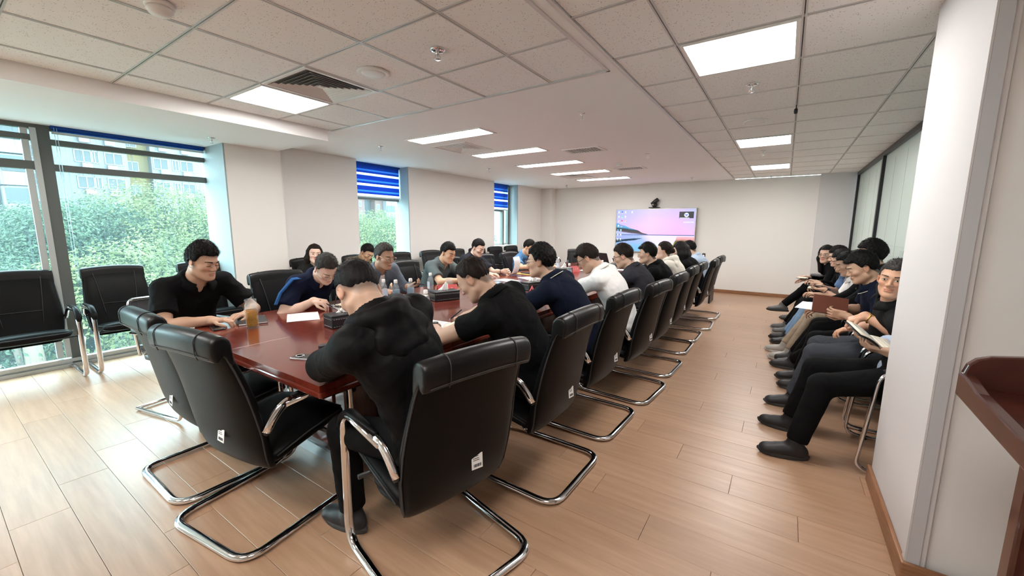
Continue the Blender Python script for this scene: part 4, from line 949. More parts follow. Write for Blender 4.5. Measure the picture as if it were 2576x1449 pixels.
acs = [(12.3, z - 1.05, .05) for z in fl] + [(14.35, z - 1.1, .05) for z in fl] + [(19.2, z - 1.0, .05) for z in fl] + [(21.5, z - 1.05, .05) for z in fl]
building('apartment_block', 'pale blue-white apartment block with a yellow bay seen over the trees', -66, [(4.9, 15.8, 0, m_bw), (15.8, 18.0, -1.2, m_by), (18.0, 30, 0, m_bw)], -9, 24, wins, acs)
wins = [(yy, z, ww, 1.4, .02) for z in [8.9 - 2.1 * k for k in range(-2, 5)] for yy, ww in ((3.15, 1.0), (1.0, 1.0), (-2.5, 1.2), (-5.5, 1.2))]
building('apartment_tower', 'dark mauve tower with white windows at the far left pane', -48, [(-14, 4.1, 0, m_bd), (4.1, 4.6, -.5, m_bw), (-.6, .4, .5, m_bg)], -9, 26, wins, (), [(5.0, z, 1.5, -.2) for z in [7.6 - 2.3 * k for k in range(-1, 5)]])
zs = [5.6 - 2.2 * k for k in range(-3, 4)]
wins = [(46.2, z, 1.5, 1.5, .02) for z in zs] + [(47.6, z, .6, 1.1, .02) for z in zs] + [(51.6, z - .4, .8, 1.1, .02) for z in zs] + [(54.0, z - .6, 1.9, 1.3, .02) for z in zs] + [(70, z - .6, 1.9, 1.3, .02) for z in zs] + [(66, z - .6, 1.2, 1.3, .02) for z in zs]
building('brick_tower', 'pink brick tower with stacked balconies seen in the middle window', -66, [(42, 48.6, 0, m_bb), (48.6, 50.9, -1.5, m_bg), (50.9, 52.6, 0, m_bb), (52.6, 56.0, -.2, m_bw), (56.0, 58.0, .2, m_bl), (58.0, 68, -.4, m_bg), (68, 130, -.2, m_bw)], -9, 26, wins, (), [(54.1, z - 1.3, 2.6, 0) for z in zs])
# ------------------------------------------------------------------ implicit-surface modelling of people
class Fld:
    def __init__(s, lo, hi, h):
        s.lo = np.array(lo, float); s.h = h; s.n = np.maximum(3, np.ceil((np.array(hi) - lo) / h).astype(int) + 1)
        s.F = np.full(tuple(s.n), .5, np.float32)
    def sub(s, lo, hi):
        a = np.clip(np.floor((np.array(lo) - s.lo) / s.h).astype(int), 0, s.n); b = np.clip(np.ceil((np.array(hi) - s.lo) / s.h).astype(int) + 1, 0, s.n)
        if np.any(b - a < 1): return None
        sl = tuple(slice(i, j) for i, j in zip(a, b))
        g = [(s.lo[k] + s.h * np.arange(a[k], b[k])).astype(np.float32) for k in range(3)]
        return sl, g[0][:, None, None], g[1][None, :, None], g[2][None, None, :]
def dprim(p, X, Y, Z):
    if p[0] == 'cone':
        _, a, b, ra, rb = p[:5]; ba = b - a; L = float(ba @ ba) + 1e-9
        px, py, pz = X - a[0], Y - a[1], Z - a[2]
        t = np.clip((px * ba[0] + py * ba[1] + pz * ba[2]) / L, 0, 1)
        return np.sqrt((px - ba[0] * t) ** 2 + (py - ba[1] * t) ** 2 + (pz - ba[2] * t) ** 2) - (ra + (rb - ra) * t)
    if p[0] == 'ell':
        _, c, B, r = p[:4]; px, py, pz = X - c[0], Y - c[1], Z - c[2]
        q = [(px * B[i][0] + py * B[i][1] + pz * B[i][2]) for i in range(3)]
        k0 = np.sqrt((q[0] / r[0]) ** 2 + (q[1] / r[1]) ** 2 + (q[2] / r[2]) ** 2); k1 = np.sqrt((q[0] / r[0] ** 2) ** 2 + (q[1] / r[1] ** 2) ** 2 + (q[2] / r[2] ** 2) ** 2)
        return k0 * (k0 - 1) / (k1 + 1e-6)
    if p[0] == 'box':
        _, c, B, r, rd = p[:5]; px, py, pz = X - c[0], Y - c[1], Z - c[2]
        q = [np.abs(px * B[i][0] + py * B[i][1] + pz * B[i][2]) - (r[i] - rd) for i in range(3)]
        return np.sqrt(np.maximum(q[0], 0) ** 2 + np.maximum(q[1], 0) ** 2 + np.maximum(q[2], 0) ** 2) + np.minimum(np.maximum(q[0], np.maximum(q[1], q[2])), 0) - rd
    if p[0] == 'plane':
        _, c, n = p[:3]; return (X - c[0]) * n[0] + (Y - c[1]) * n[1] + (Z - c[2]) * n[2]
def pbox(p, m):
    if p[0] == 'cone': r = max(p[3], p[4]) + m; return np.minimum(p[1], p[2]) - r, np.maximum(p[1], p[2]) + r
    if p[0] == 'ell' or p[0] == 'box':
        e = np.sqrt(sum((p[2][i] * p[3][i]) ** 2 for i in range(3))) + m; return p[1] - e, p[1] + e
    return np.full(3, -1e3), np.full(3, 1e3)
def smin(a, b, k):
    if k <= 0: return np.minimum(a, b)
    h = np.clip(.5 + .5 * (b - a) / k, 0, 1); return b * (1 - h) + a * h - k * h * (1 - h)
def evalp(f, prims, infl=0.0):
    """prims: list of (prim, k, op)"""
    for p, k, op in prims:
        lo, hi = pbox(p, abs(infl) + k + f.h * 2.5)
        r = f.sub(lo, hi)
        if r is None: continue
        sl, X, Y, Z = r; d = dprim(p, X, Y, Z)
        if op == '+': f.F[sl] = smin(f.F[sl], (d - infl).astype(np.float32), k)
        elif op == '-': f.F[sl] = -smin(-f.F[sl], d.astype(np.float32), k)
        elif op == '&': f.F[sl] = -smin(-f.F[sl], -d.astype(np.float32), k)
def nets(f, drop=None):
    F = f.F; ins = F < 0
    c = [ins[i:ins.shape[0] - 1 + i, j:ins.shape[1] - 1 + j, k:ins.shape[2] - 1 + k] for i in (0, 1) for j in (0, 1) for k in (0, 1)]
    s = sum(x.astype(np.int8) for x in c); act = (s > 0) & (s < 8); idx = np.argwhere(act)
    if len(idx) == 0: return np.zeros((0, 3)), np.zeros((0, 4), int)
    num = -np.ones(act.shape, np.int32); num[act] = np.arange(len(idx))
    V = np.zeros((len(idx), 3)); W_ = np.zeros(len(idx)); co = [(i, j, k) for i in (0, 1) for j in (0, 1) for k in (0, 1)]
    val = {o: F[idx[:, 0] + o[0], idx[:, 1] + o[1], idx[:, 2] + o[2]] for o in co}
    for a in co:
        for ax in range(3):
            if a[ax] == 0:
                b = list(a); b[ax] = 1; b = tuple(b); va, vb = val[a], val[b]; m = (va < 0) != (vb < 0); t = np.where(m, va / np.where(m, va - vb, 1), 0)
                P = np.array(a, float)[None, :].repeat(len(idx), 0); P[:, ax] += t; V += P * m[:, None]; W_ += m
    V = (idx + V / W_[:, None]) * f.h + f.lo
    Q = []
    for ax in range(3):
        sa = [slice(1, -1)] * 3; sb = [slice(1, -1)] * 3; sa[ax] = slice(0, -1); sb[ax] = slice(1, None)
        A = ins[tuple(sa)]; B = ins[tuple(sb)]; u, v = (ax + 1) % 3, (ax + 2) % 3
        for flag, mask in ((0, A & ~B), (1, ~A & B)):
            e = np.argwhere(mask)
            if len(e) == 0: continue
            e = e + 1; e[:, ax] -= 1
            q = []
            for du, dv in ((-1, -1), (0, -1), (0, 0), (-1, 0)):
                p = e.copy(); p[:, u] += du; p[:, v] += dv; q.append(num[p[:, 0], p[:, 1], p[:, 2]])
            q = np.array(q).T; Q.append(q if flag == 0 else q[:, ::-1])
    Q = np.concatenate(Q) if Q else np.zeros((0, 4), int); Q = Q[(Q >= 0).all(1)]
    if drop:
        cc = V[Q].mean(1); keep = np.ones(len(Q), bool)
        for lo, hi in drop: keep &= ~((cc > lo) & (cc < hi)).all(1)
        Q = Q[keep]
    return V, Q
def mk(name, VQ, mats, parent, col=None, org=(0, 0, 0), smooth_it=0):
    V, Q = VQ
    if smooth_it and len(Q):
        for _ in range(smooth_it):
            acc = np.zeros_like(V); cnt = np.zeros(len(V))
            for i in range(4):
                j = (i + 1) % 4; np.add.at(acc, Q[:, i], V[Q[:, j]]); np.add.at(cnt, Q[:, i], 1); np.add.at(acc, Q[:, j], V[Q[:, i]]); np.add.at(cnt, Q[:, j], 1)
            m = cnt > 0; V = V.copy(); V[m] = V[m] * .5 + .5 * acc[m] / cnt[m][:, None]
    me = bpy.data.meshes.new(name); V2 = (V - np.array(org))
    me.vertices.add(len(V2)); me.vertices.foreach_set('co', V2.ravel().astype(np.float32))
    me.loops.add(len(Q) * 4); me.loops.foreach_set('vertex_index', Q.ravel().astype(np.int32)); me.polygons.add(len(Q))
    me.polygons.foreach_set('loop_start', np.arange(0, len(Q) * 4, 4, dtype=np.int32)); me.polygons.foreach_set('loop_total', np.full(len(Q), 4, np.int32))
    me.polygons.foreach_set('use_smooth', np.ones(len(Q), bool))
    if col is not None:
        a = me.color_attributes.new('tone', 'FLOAT_COLOR', 'POINT'); a.data.foreach_set('color', np.concatenate([col, np.ones((len(col), 1))], 1).ravel().astype(np.float32))
    me.materials.append(mats); me.update(); me.validate()
    o = bpy.data.objects.new(name, me); link(o, parent); return o
def join(VQs):
    V = []; Q = []; n = 0
    for v, q in VQs: V.append(v); Q.append(q + n); n += len(v)
    return np.concatenate(V), np.concatenate(Q)
def nrm(v): v = np.array(v, float); return v / (np.linalg.norm(v) + 1e-9)
def basis(fwd, up):
    f_ = nrm(fwd); r_ = nrm(np.cross(f_, up)); return np.array([r_, f_, np.cross(r_, f_)])
A_ = lambda *a: np.array(a, float)
TRI = [0]
# skin / hair materials
m_skin = mat('skin', (.62, .40, .29), .48, spec=.4)
def _skin():
    m = m_skin; a = nd(m, 'ShaderNodeAttribute', attribute_name='tone'); b = bsdf(m); lk(m, a.outputs['Color'], b.inputs['Base Color'])
    b.inputs['Subsurface Weight'].default_value = .08; b.inputs['Subsurface Radius'].default_value = (.012, .005, .003)
_skin(); bump(m_skin, 260, .06, .001)
def hairmat(name, c): return bump(mat(name, c, .6, spec=.2), 300, .5, .002, stretch=(1, 1, .25))
H_BLACK = hairmat('black_hair', (.006, .005, .005)); H_GREY = hairmat('greying_hair', (.050, .045, .042)); H_BROWN = hairmat('dark_brown_hair', (.013, .008, .006))
def cloth(name, c, r=.85):
    if 'cloth_' + name in MATS: return MATS['cloth_' + name]
    m = mat('cloth_' + name, c, r, spec=.14); g = nd(m, 'ShaderNodeNewGeometry')
    n1 = nd(m, 'ShaderNodeTexNoise'); n1.inputs['Scale'].default_value = 8; n1.inputs['Detail'].default_value = 1.5; n1.inputs['Distortion'].default_value = 1.1; lk(m, g.outputs['Position'], n1.inputs['Vector'])
    ab2 = n1
    n2 = nd(m, 'ShaderNodeTexNoise'); n2.inputs['Scale'].default_value = 420; lk(m, g.outputs['Position'], n2.inputs['Vector'])
    b1 = nd(m, 'ShaderNodeBump'); b1.inputs['Strength'].default_value = .30; b1.inputs['Distance'].default_value = .05; lk(m, n1.outputs['Fac'], b1.inputs['Height'])
    b2 = nd(m, 'ShaderNodeBump'); b2.inputs['Strength'].default_value = .2; b2.inputs['Distance'].default_value = .0008; lk(m, n2.outputs['Fac'], b2.inputs['Height']); lk(m, b1.outputs[0], b2.inputs['Normal']); lk(m, b2.outputs[0], bsdf(m).inputs['Normal']); return m
m_eyew = mat('eye_white', (.75, .72, .68), .2); m_eyed = mat('eye_dark', (.015, .01, .008), .15); m_gframe = mat('glasses_wire', (.55, .45, .35), .25, .9); m_gblack = mat('glasses_black', (.01, .01, .01), .3)
m_lens = mat('lens_glass', (1, 1, 1), .02); _glass(m_lens, (.95, .97, .97), .02, (1, 1, 1), False)
m_gold = mat('gold_metal', (.75, .52, .16), .25, 1)

def ik(A, B, l1, l2, pole):
    d = B - A; L = np.linalg.norm(d); mx = (l1 + l2) * .995
    if L > mx: B = A + d / L * mx; L = mx; d = B - A
    x = (l1 * l1 - l2 * l2 + L * L) / (2 * L); h = math.sqrt(max(l1 * l1 - x * x, 1e-6)); u = d / L; p = pole - u * (pole @ u); return A + u * x + nrm(p) * h, B
FL = [(.040, .024, .019), (.045, .028, .021), (.042, .026, .020), (.033, .020, .018)]
def hand_prims(wr, fdir, pnorm, side, pose, s=1.0):
    """wr wrist, fdir finger direction, pnorm = direction the palm faces, side=+1 when the thumb is on (fdir x pnorm) side"""
    f_ = nrm(fdir); p_ = nrm(pnorm - f_ * (pnorm @ f_)); t_ = np.cross(f_, p_) * side   # thumb side
    P = []; c = wr + f_ * .05 * s
    P.append((('box', c, np.array([t_, f_, p_]), A_(.040, .048, .0135) * s, .012 * s), .012, '+'))
    P.append((('cone', wr - f_ * .01, wr + f_ * .03 * s, .026 * s, .022 * s), .015, '+'))
    P.append((('ell', wr + f_ * .03 * s + t_ * .022 * s + p_ * .008 * s, np.array([t_, f_, p_]), A_(.019, .032, .017) * s), .012, '+'))
    curls = {'relax': (.35, .55, .45), 'flat': (.05, .12, .1), 'fist': (1.2, 1.35, .9), 'hold': (.75, .9, .55), 'pinch': (.7, .75, .4), 'cup': (.45, .7, .5)}[pose]
    for i in range(4):
        base = wr + f_ * (.096 - .004 * abs(i - 1)) * s + t_ * (.030 - .0205 * i) * s; ang = 0; p0 = base; extra = (i * .12 if pose in ('relax', 'pinch', 'hold', 'cup') else 0) + (.1 if pose == 'pinch' and i > 1 else 0)
        spread = (1.5 - i) * .05
        for j in range(3):
            ang += curls[j] * (1 + extra); d = f_ * math.cos(ang) + p_ * math.sin(ang) + t_ * spread * math.cos(ang); p1 = p0 + nrm(d) * FL[i][j] * s
            P.append((('cone', p0, p1, (.0095 - .0009 * j) * s * (.92 if i == 3 else 1), (.0088 - .0009 * j) * s * (.92 if i == 3 else 1)), .004 if j == 0 else .002, '+')); p0 = p1
    b0 = wr + f_ * .035 * s + t_ * .032 * s; tc = {'pinch': .55, 'hold': .5, 'fist': .7}.get(pose, .25)
    d1 = nrm(f_ * .75 + t_ * (.75 - tc * .5) + p_ * .3 * (1 + tc)); b1 = b0 + d1 * .042 * s; d2 = nrm(f_ * .9 + t_ * (.25 - tc * .8) + p_ * (.25 + tc * .5)); b2 = b1 + d2 * .032 * s; b3 = b2 + nrm(d2 - t_ * tc * .5) * .024 * s
    for a, b, r1, r2, k in ((b0, b1, .0135, .0115, .01), (b1, b2, .0112, .010, .003), (b2, b3, .0100, .0085, .002)): P.append((('cone', a, b, r1 * s, r2 * s), k, '+'))
    return P

def head_frame(yaw, pitch, roll):
    y, p, r = math.radians(yaw), math.radians(pitch), math.radians(roll)
    f_ = A_(math.cos(y) * math.cos(p), math.sin(y) * math.cos(p), -math.sin(p)); r_ = A_(math.sin(y), -math.cos(y), 0); u_ = np.cross(r_, f_)
    r2 = r_ * math.cos(r) + u_ * math.sin(r); u2 = u_ * math.cos(r) - r_ * math.sin(r); return np.array([r2, f_, u2])   # rows right, forward, up
LOWLEG = ('people at the table, window side', 'people on the wall chairs')
def person(label, pel, face, head, look, hands, shirt, group='seated people at the meeting', hair=None, trousers=None, sleeve='short', res=1.0, tone=(.60, .385, .275), sex='m',
           elbows=(None, None), feet=None, build=1.0, shoes=(.02, .02, .022), glasses=None, collar='polo', collar_trim=None, eyes='down', hs=1.0, legs=True, shw=.172, extra=None, trim=None, pocket=None, knees=None, bald=0, sole=(.05, .05, .05), ankle_up=0, jacket=False, pz=.565, tee=None, cuff=.72):
    fy = math.radians(face); F_ = A_(math.cos(fy), math.sin(fy), 0); R_ = A_(math.sin(fy), -math.cos(fy), 0); U_ = A_(0, 0, 1)
    PZ = pz; Pv = A_(pel[0], pel[1], PZ); Hc = A_(*head); HB = head_frame(*look)
    root = empty('person', (pel[0], pel[1], 0), 0, label, 'person', group); org = np.array([pel[0], pel[1], 0])
    b = build; fem = sex == 'f'
    def HL(u, v, w): return Hc + hs * (HB[0] * u + HB[1] * v + HB[2] * w)
    # spine
    NT = HL(0, -.030, -.070); sd = nrm(NT - Pv); NB = NT - nrm(sd * .8 + HB[2] * .2) * (.085) - F_ * .012
    SCn = NB - sd * .045 - F_ * .01; sh = shw * (1 if not fem else .9)
    lat = nrm(R_ - sd * (R_ @ sd)); shl = SCn - lat * sh; shr = SCn + lat * sh
    tw = 0
    fw = nrm(np.cross(U_, R_) * -1); TB = np.array([lat, nrm(np.cross(sd, lat)), sd])
    if TB[1] @ F_ < 0: TB[1] *= -1
    mid = (Pv + SCn) / 2; bend = TB[1] * -.035
    chest = Pv + (SCn - Pv) * .74 + bend * .7; belly = Pv + (SCn - Pv) * .36 + bend * .6
    # arms
    arms = []
    for sgn, S0, hd, eh in ((-1, shl, hands[0], elbows[0]), (1, shr, hands[1], elbows[1])):
        wr = A_(*hd['p']); pole = A_(*eh) if eh is not None else (-U_ * .8 + R_ * sgn * .55 - F_ * .25)
        if 'E' in hd: arms.append((S0, A_(*hd['E']), wr)); continue
        E, wr = ik(S0, wr, .285 * (.93 if fem else 1), .25 * (.93 if fem else 1), pole); arms.append((S0, E, wr))
    prims = []      # nude body
    def add(p, k=.03, op='+'): prims.append((p, k, op))
    sc = .86 if fem else 1.0
    add(('ell', Pv + TB[1] * .0, TB, A_(.165 * sc * b ** .5, .115 * b, .12)), .0)
    add(('ell', belly, TB, A_(.145 * sc * b ** .5, .108 * b, .16)), .05); add(('ell', chest, TB, A_(.165 * sc, .11 * b ** .5, .17)), .05)
    for sgn, (S0, E, wr) in zip((-1, 1), arms):
        add(('cone', SCn + lat * sgn * .06 - sd * .02, S0 - lat * sgn * .01, .062 * sc, .054 * sc), .05)
        add(('cone', NB + sd * .02, S0 - lat * sgn * .03 + sd * .015, .040, .040 * sc), .05)
    core = list(prims)
    neck = [(('cone', NB - sd * .03, NT + HB[2] * .01, .063 * sc * b ** .3, .056 * sc * b ** .3), .03, '+')]
    prims += neck
    armp = []
    ar = .046 * (.82 if fem else 1) * b ** .5
    for S0, E, wr in arms:
        armp += [(('cone', S0, E, ar * 1.12, ar * .88), .03, '+'), (('cone', E, E + (wr - E) * .45, ar * .90, ar * .84), .012, '+'), (('cone', E + (wr - E) * .35, wr, ar * .86, ar * .56), .02, '+')]
    prims += armp
    hp = []
    for (S0, E, wr), hd, sgn in zip(arms, hands, (-1, 1)):
        fd = A_(*hd['d']) if 'd' in hd else nrm(wr - E); pn = A_(*hd.get('n', (0, 0, -1))); fd_ = nrm(fd); 
        # thumb side: left hand palm-down thumb points to the right
        hp.append(hand_prims(wr, fd_, pn, -sgn if True else 1, hd.get('pose', 'relax'), .96 if not fem else .88)); prims += hp[-1]
    # head
    def he(c, r, k=.012, op='+', B=None): return (('ell', HL(*c), HB if B is None else B, A_(*r) * hs), k * hs, op)
    def hc(a, b_, ra, rb, k=.008, op='+'): return (('cone', HL(*a), HL(*b_), ra * hs, rb * hs), k * hs, op)
    jw = .88 if fem else .96 * b ** .25
    hd_ = [he((0, -.012, .030), (.0755, .095, .088), .02), he((0, .028, -.033), (.062 * jw, .056, .076), .03), he((0, .047, -.082), (.035 * jw, .032, .025), .03),
           hc((-.052 * jw, .0, -.062), (-.018, .068, -.098), .018, .014, .03), hc((.052 * jw, .0, -.062), (.018, .068, -.098), .018, .014, .03),
           he((-.038, .056, -.022), (.024, .024, .018), .02), he((.038, .056, -.022), (.024, .024, .018), .02), hc((-.030, .077, .020), (.030, .077, .020), .010, .010, .02),
           he((-.031, .092, .003), (.018, .012, .011), .010, '-'), he((.031, .092, .003), (.018, .012, .011), .010, '-'),
           he((-.031, .073, .002), (.0165, .0145, .0105), .004), he((.031, .073, .002), (.0165, .0145, .0105), .004),
           hc((0, .082, .008), (0, .102, -.027), .0070, .0108, .008), he((-.0125, .092, -.032), (.0095, .011, .008), .006), he((.0125, .092, -.032), (.0095, .011, .008), .006),
           he((0, .084, -.056), (.026, .013, .0065), .006), he((0, .083, -.068), (.022, .0125, .0075), .006), he((0, .0945, -.0617), (.028, .006, .0016), .002, '-'), he((0, .072, -.098), (.020, .018, .016), .015)]
    for sgn in (-1, 1):
        eb = np.array([nrm(HB[0] + HB[1] * sgn * -.35), nrm(HB[1] + HB[0] * sgn * .35), HB[2]])
        hd_ += [he((sgn * .0785, -.010, -.004), (.0085, .019, .031), .005, '+', eb), he((sgn * .0875, -.006, .000), (.005, .011, .019), .004, '-', eb), he((sgn * .079, -.004, -.028), (.007, .010, .009), .004, '+')]
    prims += hd_
    h_core = .0135 * res; lres = res * (1.7 if group in LOWLEG else 1); h_head = .0042 * res; h_hand = .0038 * res
    hlo = Hc - .128 * hs; hhi = Hc + .128 * hs
    boxes = [(hlo, hhi)]
    VQs = []
    def region(lo, hi, h, ps, drop=None, infl=0):
        f = Fld(lo, hi, h); evalp(f, ps, infl); VQ = nets(f, drop); return VQ
    VQs.append(region(hlo, hhi, h_head, prims))
    for k, (S0, E, wr) in enumerate(arms):
        fd = nrm(A_(*hands[k]['d'])) if 'd' in hands[k] else nrm(wr - E); c = wr + fd * .085; lo, hi = c - .12, c + .12
        lo = np.minimum(lo, wr - .03); hi = np.maximum(hi, wr + .03)
        VQs.append(region(lo, hi, h_hand, [q for q in prims if q[0][0] != 'ell' or True], [(bl, bh) for bl, bh in boxes])); boxes.append((lo, hi))
    # legs
    if legs:
        kn = []
        ft = feet or [tuple(Pv[:2] + F_[:2] * .40 - R_[:2] * .13) + (.095,), tuple(Pv[:2] + F_[:2] * .42 + R_[:2] * .13) + (.095,)]
        lp_ = []
        for k, sgn in enumerate((-1, 1)):
            hip = Pv + R_ * sgn * .085 + A_(0, 0, -.02); an = A_(*ft[k][:3]); pole = F_ + U_ * .9 + R_ * sgn * .15
            if knees is not None and knees[k] is not None: pole = A_(*knees[k])
            K, an = ik(hip, an, .42, .40, pole); kn.append((hip, K, an))
            ls = .86 if fem else 1
            lp_ += [(('cone', hip, K, .080 * ls * b ** .4, .056 * ls), .04, '+'), (('cone', K, K + (an - K) * .4, .055 * ls, .054 * ls), .02, '+'), (('cone', K + (an - K) * .35, an, .054 * ls, .036 * ls), .02, '+')]
        prims += [(q[0][:3] + tuple(r * .66 for r in q[0][3:5]), q[1], q[2]) for q in lp_]
    allp = np.array([pbox(p[0], .02)[0] for p in prims]), np.array([pbox(p[0], .02)[1] for p in prims])
    lo, hi = allp[0].min(0), allp[1].max(0); hi = np.minimum(hi, np.maximum(Hc[2] + .15, 0) * A_(0, 0, 1) + A_(99, 99, 0))
    # coarse core: slightly shrunk inside the clothes
    cprim = [(q[0], q[1], q[2]) for q in prims]
    VQs.append(region(lo, hi, h_core, cprim, [(bl + h_core * .8, bh - h_core * .8) for bl, bh in boxes]))
    V, Q = join(VQs)
    # skin tone per vertex
    T = np.tile(np.array(tone), (len(V), 1)); Lc = ((V - Hc) @ HB.T) / hs; u, v, w = Lc[:, 0], Lc[:, 1], Lc[:, 2]; near = (np.abs(Lc) < .13).all(1)
    lips = near & (v > .065) & (np.abs(u) < .022) & (w < -.0525) & (w > -.0725); T[lips] = T[lips] * (np.array([.94, .76, .74]) if not fem else np.array([.95, .55, .55]))
    cheek = np.exp(-((np.abs(u) - .04) ** 2 + (w + .03) ** 2) / .0006) * near * (v > .02); T = T * (1 - cheek[:, None] * np.array([0, .10, .10]))
    ear = near & (np.abs(u) > .074) & (w < .03); T[ear] = T[ear] * np.array([1.0, .84, .80])
    hair = hair or {}
    lineF = hair.get('front', .062); side = hair.get('side', .012)
    def hairline(u, v, w):    # >0 inside hair region
        fr = np.clip((v + .01) / .06, 0, 1); bk_ = np.clip((-v - .02) / .05, 0, 1)
        line = (-.012 + side) * (1 - fr) * (1 - bk_) + lineF * fr + hair.get('nape', -.070) * bk_ - np.clip(1 - np.abs(v - .02) / .022, 0, 1) * np.clip((np.abs(u) - .062) / .01, 0, 1) * .022 * (1 if hair.get('burns', 1) else 0)
        return w - line
    hl = hairline(u, v, w); sm = np.clip(hl / (.006 + .9 * hair.get('fade', 0)), 0, 1) ** .8 * near * (np.abs(u) < .0765 + .01 * (w > .01))
    st = hair.get('under', .85); HC = np.array(hair.get('ucol', (.03, .025, .022)))
    notneck = near & ~((v < -.02) & (w < -.075))
    T = T * (1 - (sm * st * notneck)[:, None]) + HC * (sm * st * notneck)[:, None]
    body = mk('body', (V, Q), m_skin, root, T, org)
    hair = hair or {}
    # eyebrows : short hairs along an arc
    for sgn in (-1, 1):
        mb = MB(); rb = np.random.RandomState(5 + sgn)
        for i in range(int(240 / res)):
            x = rb.uniform(0, 1); uu = sgn * (.013 + .036 * x); ww = .0232 + .0030 * math.sin(x * 2.7) + rb.uniform(-.0024, .0024) * (1 - .5 * x) * (.6 if fem else 1); vv = .0955 - .45 * (abs(uu) - .010) ** 2 / .036 - .0008 * res
            d = HB[0] * sgn * .007 + HB[2] * rb.uniform(-.0015, .0015) - HB[1] * .0022 * x * 2.2; p = HL(uu, vv, ww) - org; sv = HB[2] * .0010 * res
            mb.add([p - sv, p + sv, p + d + sv * .3, p + d - sv * .3], [(0, 1, 2, 3)])
        mb.build('eyebrow', hair.get('mat', H_BLACK) if hair else H_BLACK, root)
    # eyes
    for sgn in (-1, 1):
        mb = MB()
        if eyes == 'open':
            P = []; rows = 5; cols = 7
            for j in range(rows):
                for i in range(cols):
                    x = (i / (cols - 1) - .5) * 2; z = (j / (rows - 1) - .5) * 2; uu = sgn * .031 + x * .0135; ww = .002 + z * .0048 * math.sqrt(max(1 - x * x, 0)) ; vv = .0885 - .0045 * x * x - .0006 * z * z
                    P.append(HL(uu, vv, ww) - org)
            mb.grid(P, cols, rows); e_ = mb.build('eye', m_eyew, root, smooth=True)
            mb = MB(); mb.loft([[HL(sgn * .031 + .0046 * math.cos(a), .0893 + dv, .002 + .0046 * math.sin(a)) - org for a in np.linspace(0, 2 * PI, 13)[:-1]] for dv in (-.001, .0004)]); mb.build('iris', m_eyed, e_)
            mb = MB(); mb.tube([HL(sgn * .031 + x * .0145, .0895 - .0045 * x * x, .0022 + .0052 * math.sqrt(max(1 - x * x, 0))) - org for x in np.linspace(-1, 1, 7)], .0011, 4); mb.build('lash_line', m_eyed, e_)
        else:
            mb.tube([HL(sgn * .031 + x * .0145, .0872 - .005 * x * x, -.0025 - .0025 * (1 - x * x)) - org for x in np.linspace(-1, 1, 7)], .0011, 4); mb.build('eyelid_line', m_eyed, root)
    # ---------------- hair
    if hair:
        hm = hair.get('mat', H_BLACK); top = hair.get('top', .020); sd_t = hair.get('sides', .007); hh = .0052 * res
        lo, hi = Hc - .16 * hs, Hc + .16 * hs
        long_ = hair.get('long', 0)
        if long_: lo = lo - A_(.06, .06, .28); hi = hi + A_(.06, .06, 0)
        f = Fld(lo, hi, hh); hpz = [he((0, -.012, .030), (.0755 + sd_t, .095 + sd_t, .088 + sd_t), 0), he((0, -.008 + hair.get('tf', .0), .040 + top * .6), (.066 + sd_t * .6, .084 + hair.get('tl', 0), .078 + top * .45), .02)]
        if hair.get('fringe'): hpz.append(he((0, .070, .072), (.055, .028, .020), .015))
        if hair.get('bun'): hpz.append(he((0, -.115, .01), (.03, .03, .034), .012))
        evalp(f, hpz)
        g = f.sub(lo, hi); _, X, Y, Z = g; px, py, pz = (X - Hc[0]) / hs, (Y - Hc[1]) / hs, (Z - Hc[2]) / hs
        u = px * HB[0][0] + py * HB[0][1] + pz * HB[0][2]; v = px * HB[1][0] + py * HB[1][1] + pz * HB[1][2]; w = px * HB[2][0] + py * HB[2][1] + pz * HB[2][2]
        hl = hairline(u, v, w); fade = hair.get('fade', 0)      # raises the solid hair above a faded band
        ns = hair.get('clump', .0040); ph = hair.get('seed', 1) * 1.7
        n_ = ns * (np.sin(u * 210 + 3 * np.sin(v * 60 + ph) + ph) * np.sin(v * 120 + w * 60 + 2 * np.sin(u * 90 + ph)) + .6 * np.sin(u * 420 + v * 130 + 4 * np.sin(w * 80 + ph)) * np.sin(w * 330 + ph))
        if hair.get('curl'): n_ = n_ + hair['curl'] * np.sin(u * 170 + ph) * np.sin(v * 165 + 1) * np.sin(w * 160 + 2 + ph)
        n_ = n_ + hair.get('taper', .006) * np.clip(1 - hl / .020, 0, 1) ** 1.5
        hl = hl + .0018 * np.sin(u * 290 + ph + 2 * np.sin(v * 90 + u * 40)) * np.sin(w * 60 + v * 170 + ph) + .0012 * np.sin(u * 610 + v * 500 + 2 * np.sin(w * 200))
        Fm = f.F[tuple(slice(0, k) for k in f.n)] + n_
        cut = -(hl - fade * (1 - np.clip((v - .02) / .04, 0, 1)) + .25 * n_)
        if bald: cut = np.maximum(cut, np.float32(.010) - np.sqrt((u / 1.0) ** 2 + ((v - .02) / 1.3) ** 2 + ((w - .115) / 1.0) ** 2) + bald)
        # ears stay free
        Fm = -smin(-Fm, -cut.astype(np.float32), .003)
        earcut = .0245 - np.sqrt(((np.abs(u) - .088) * .7) ** 2 + (v + .008) ** 2 + (w + .006) ** 2)
        if not hair.get('coverear'): Fm = np.maximum(Fm, earcut)
        f.F = Fm.astype(np.float32)
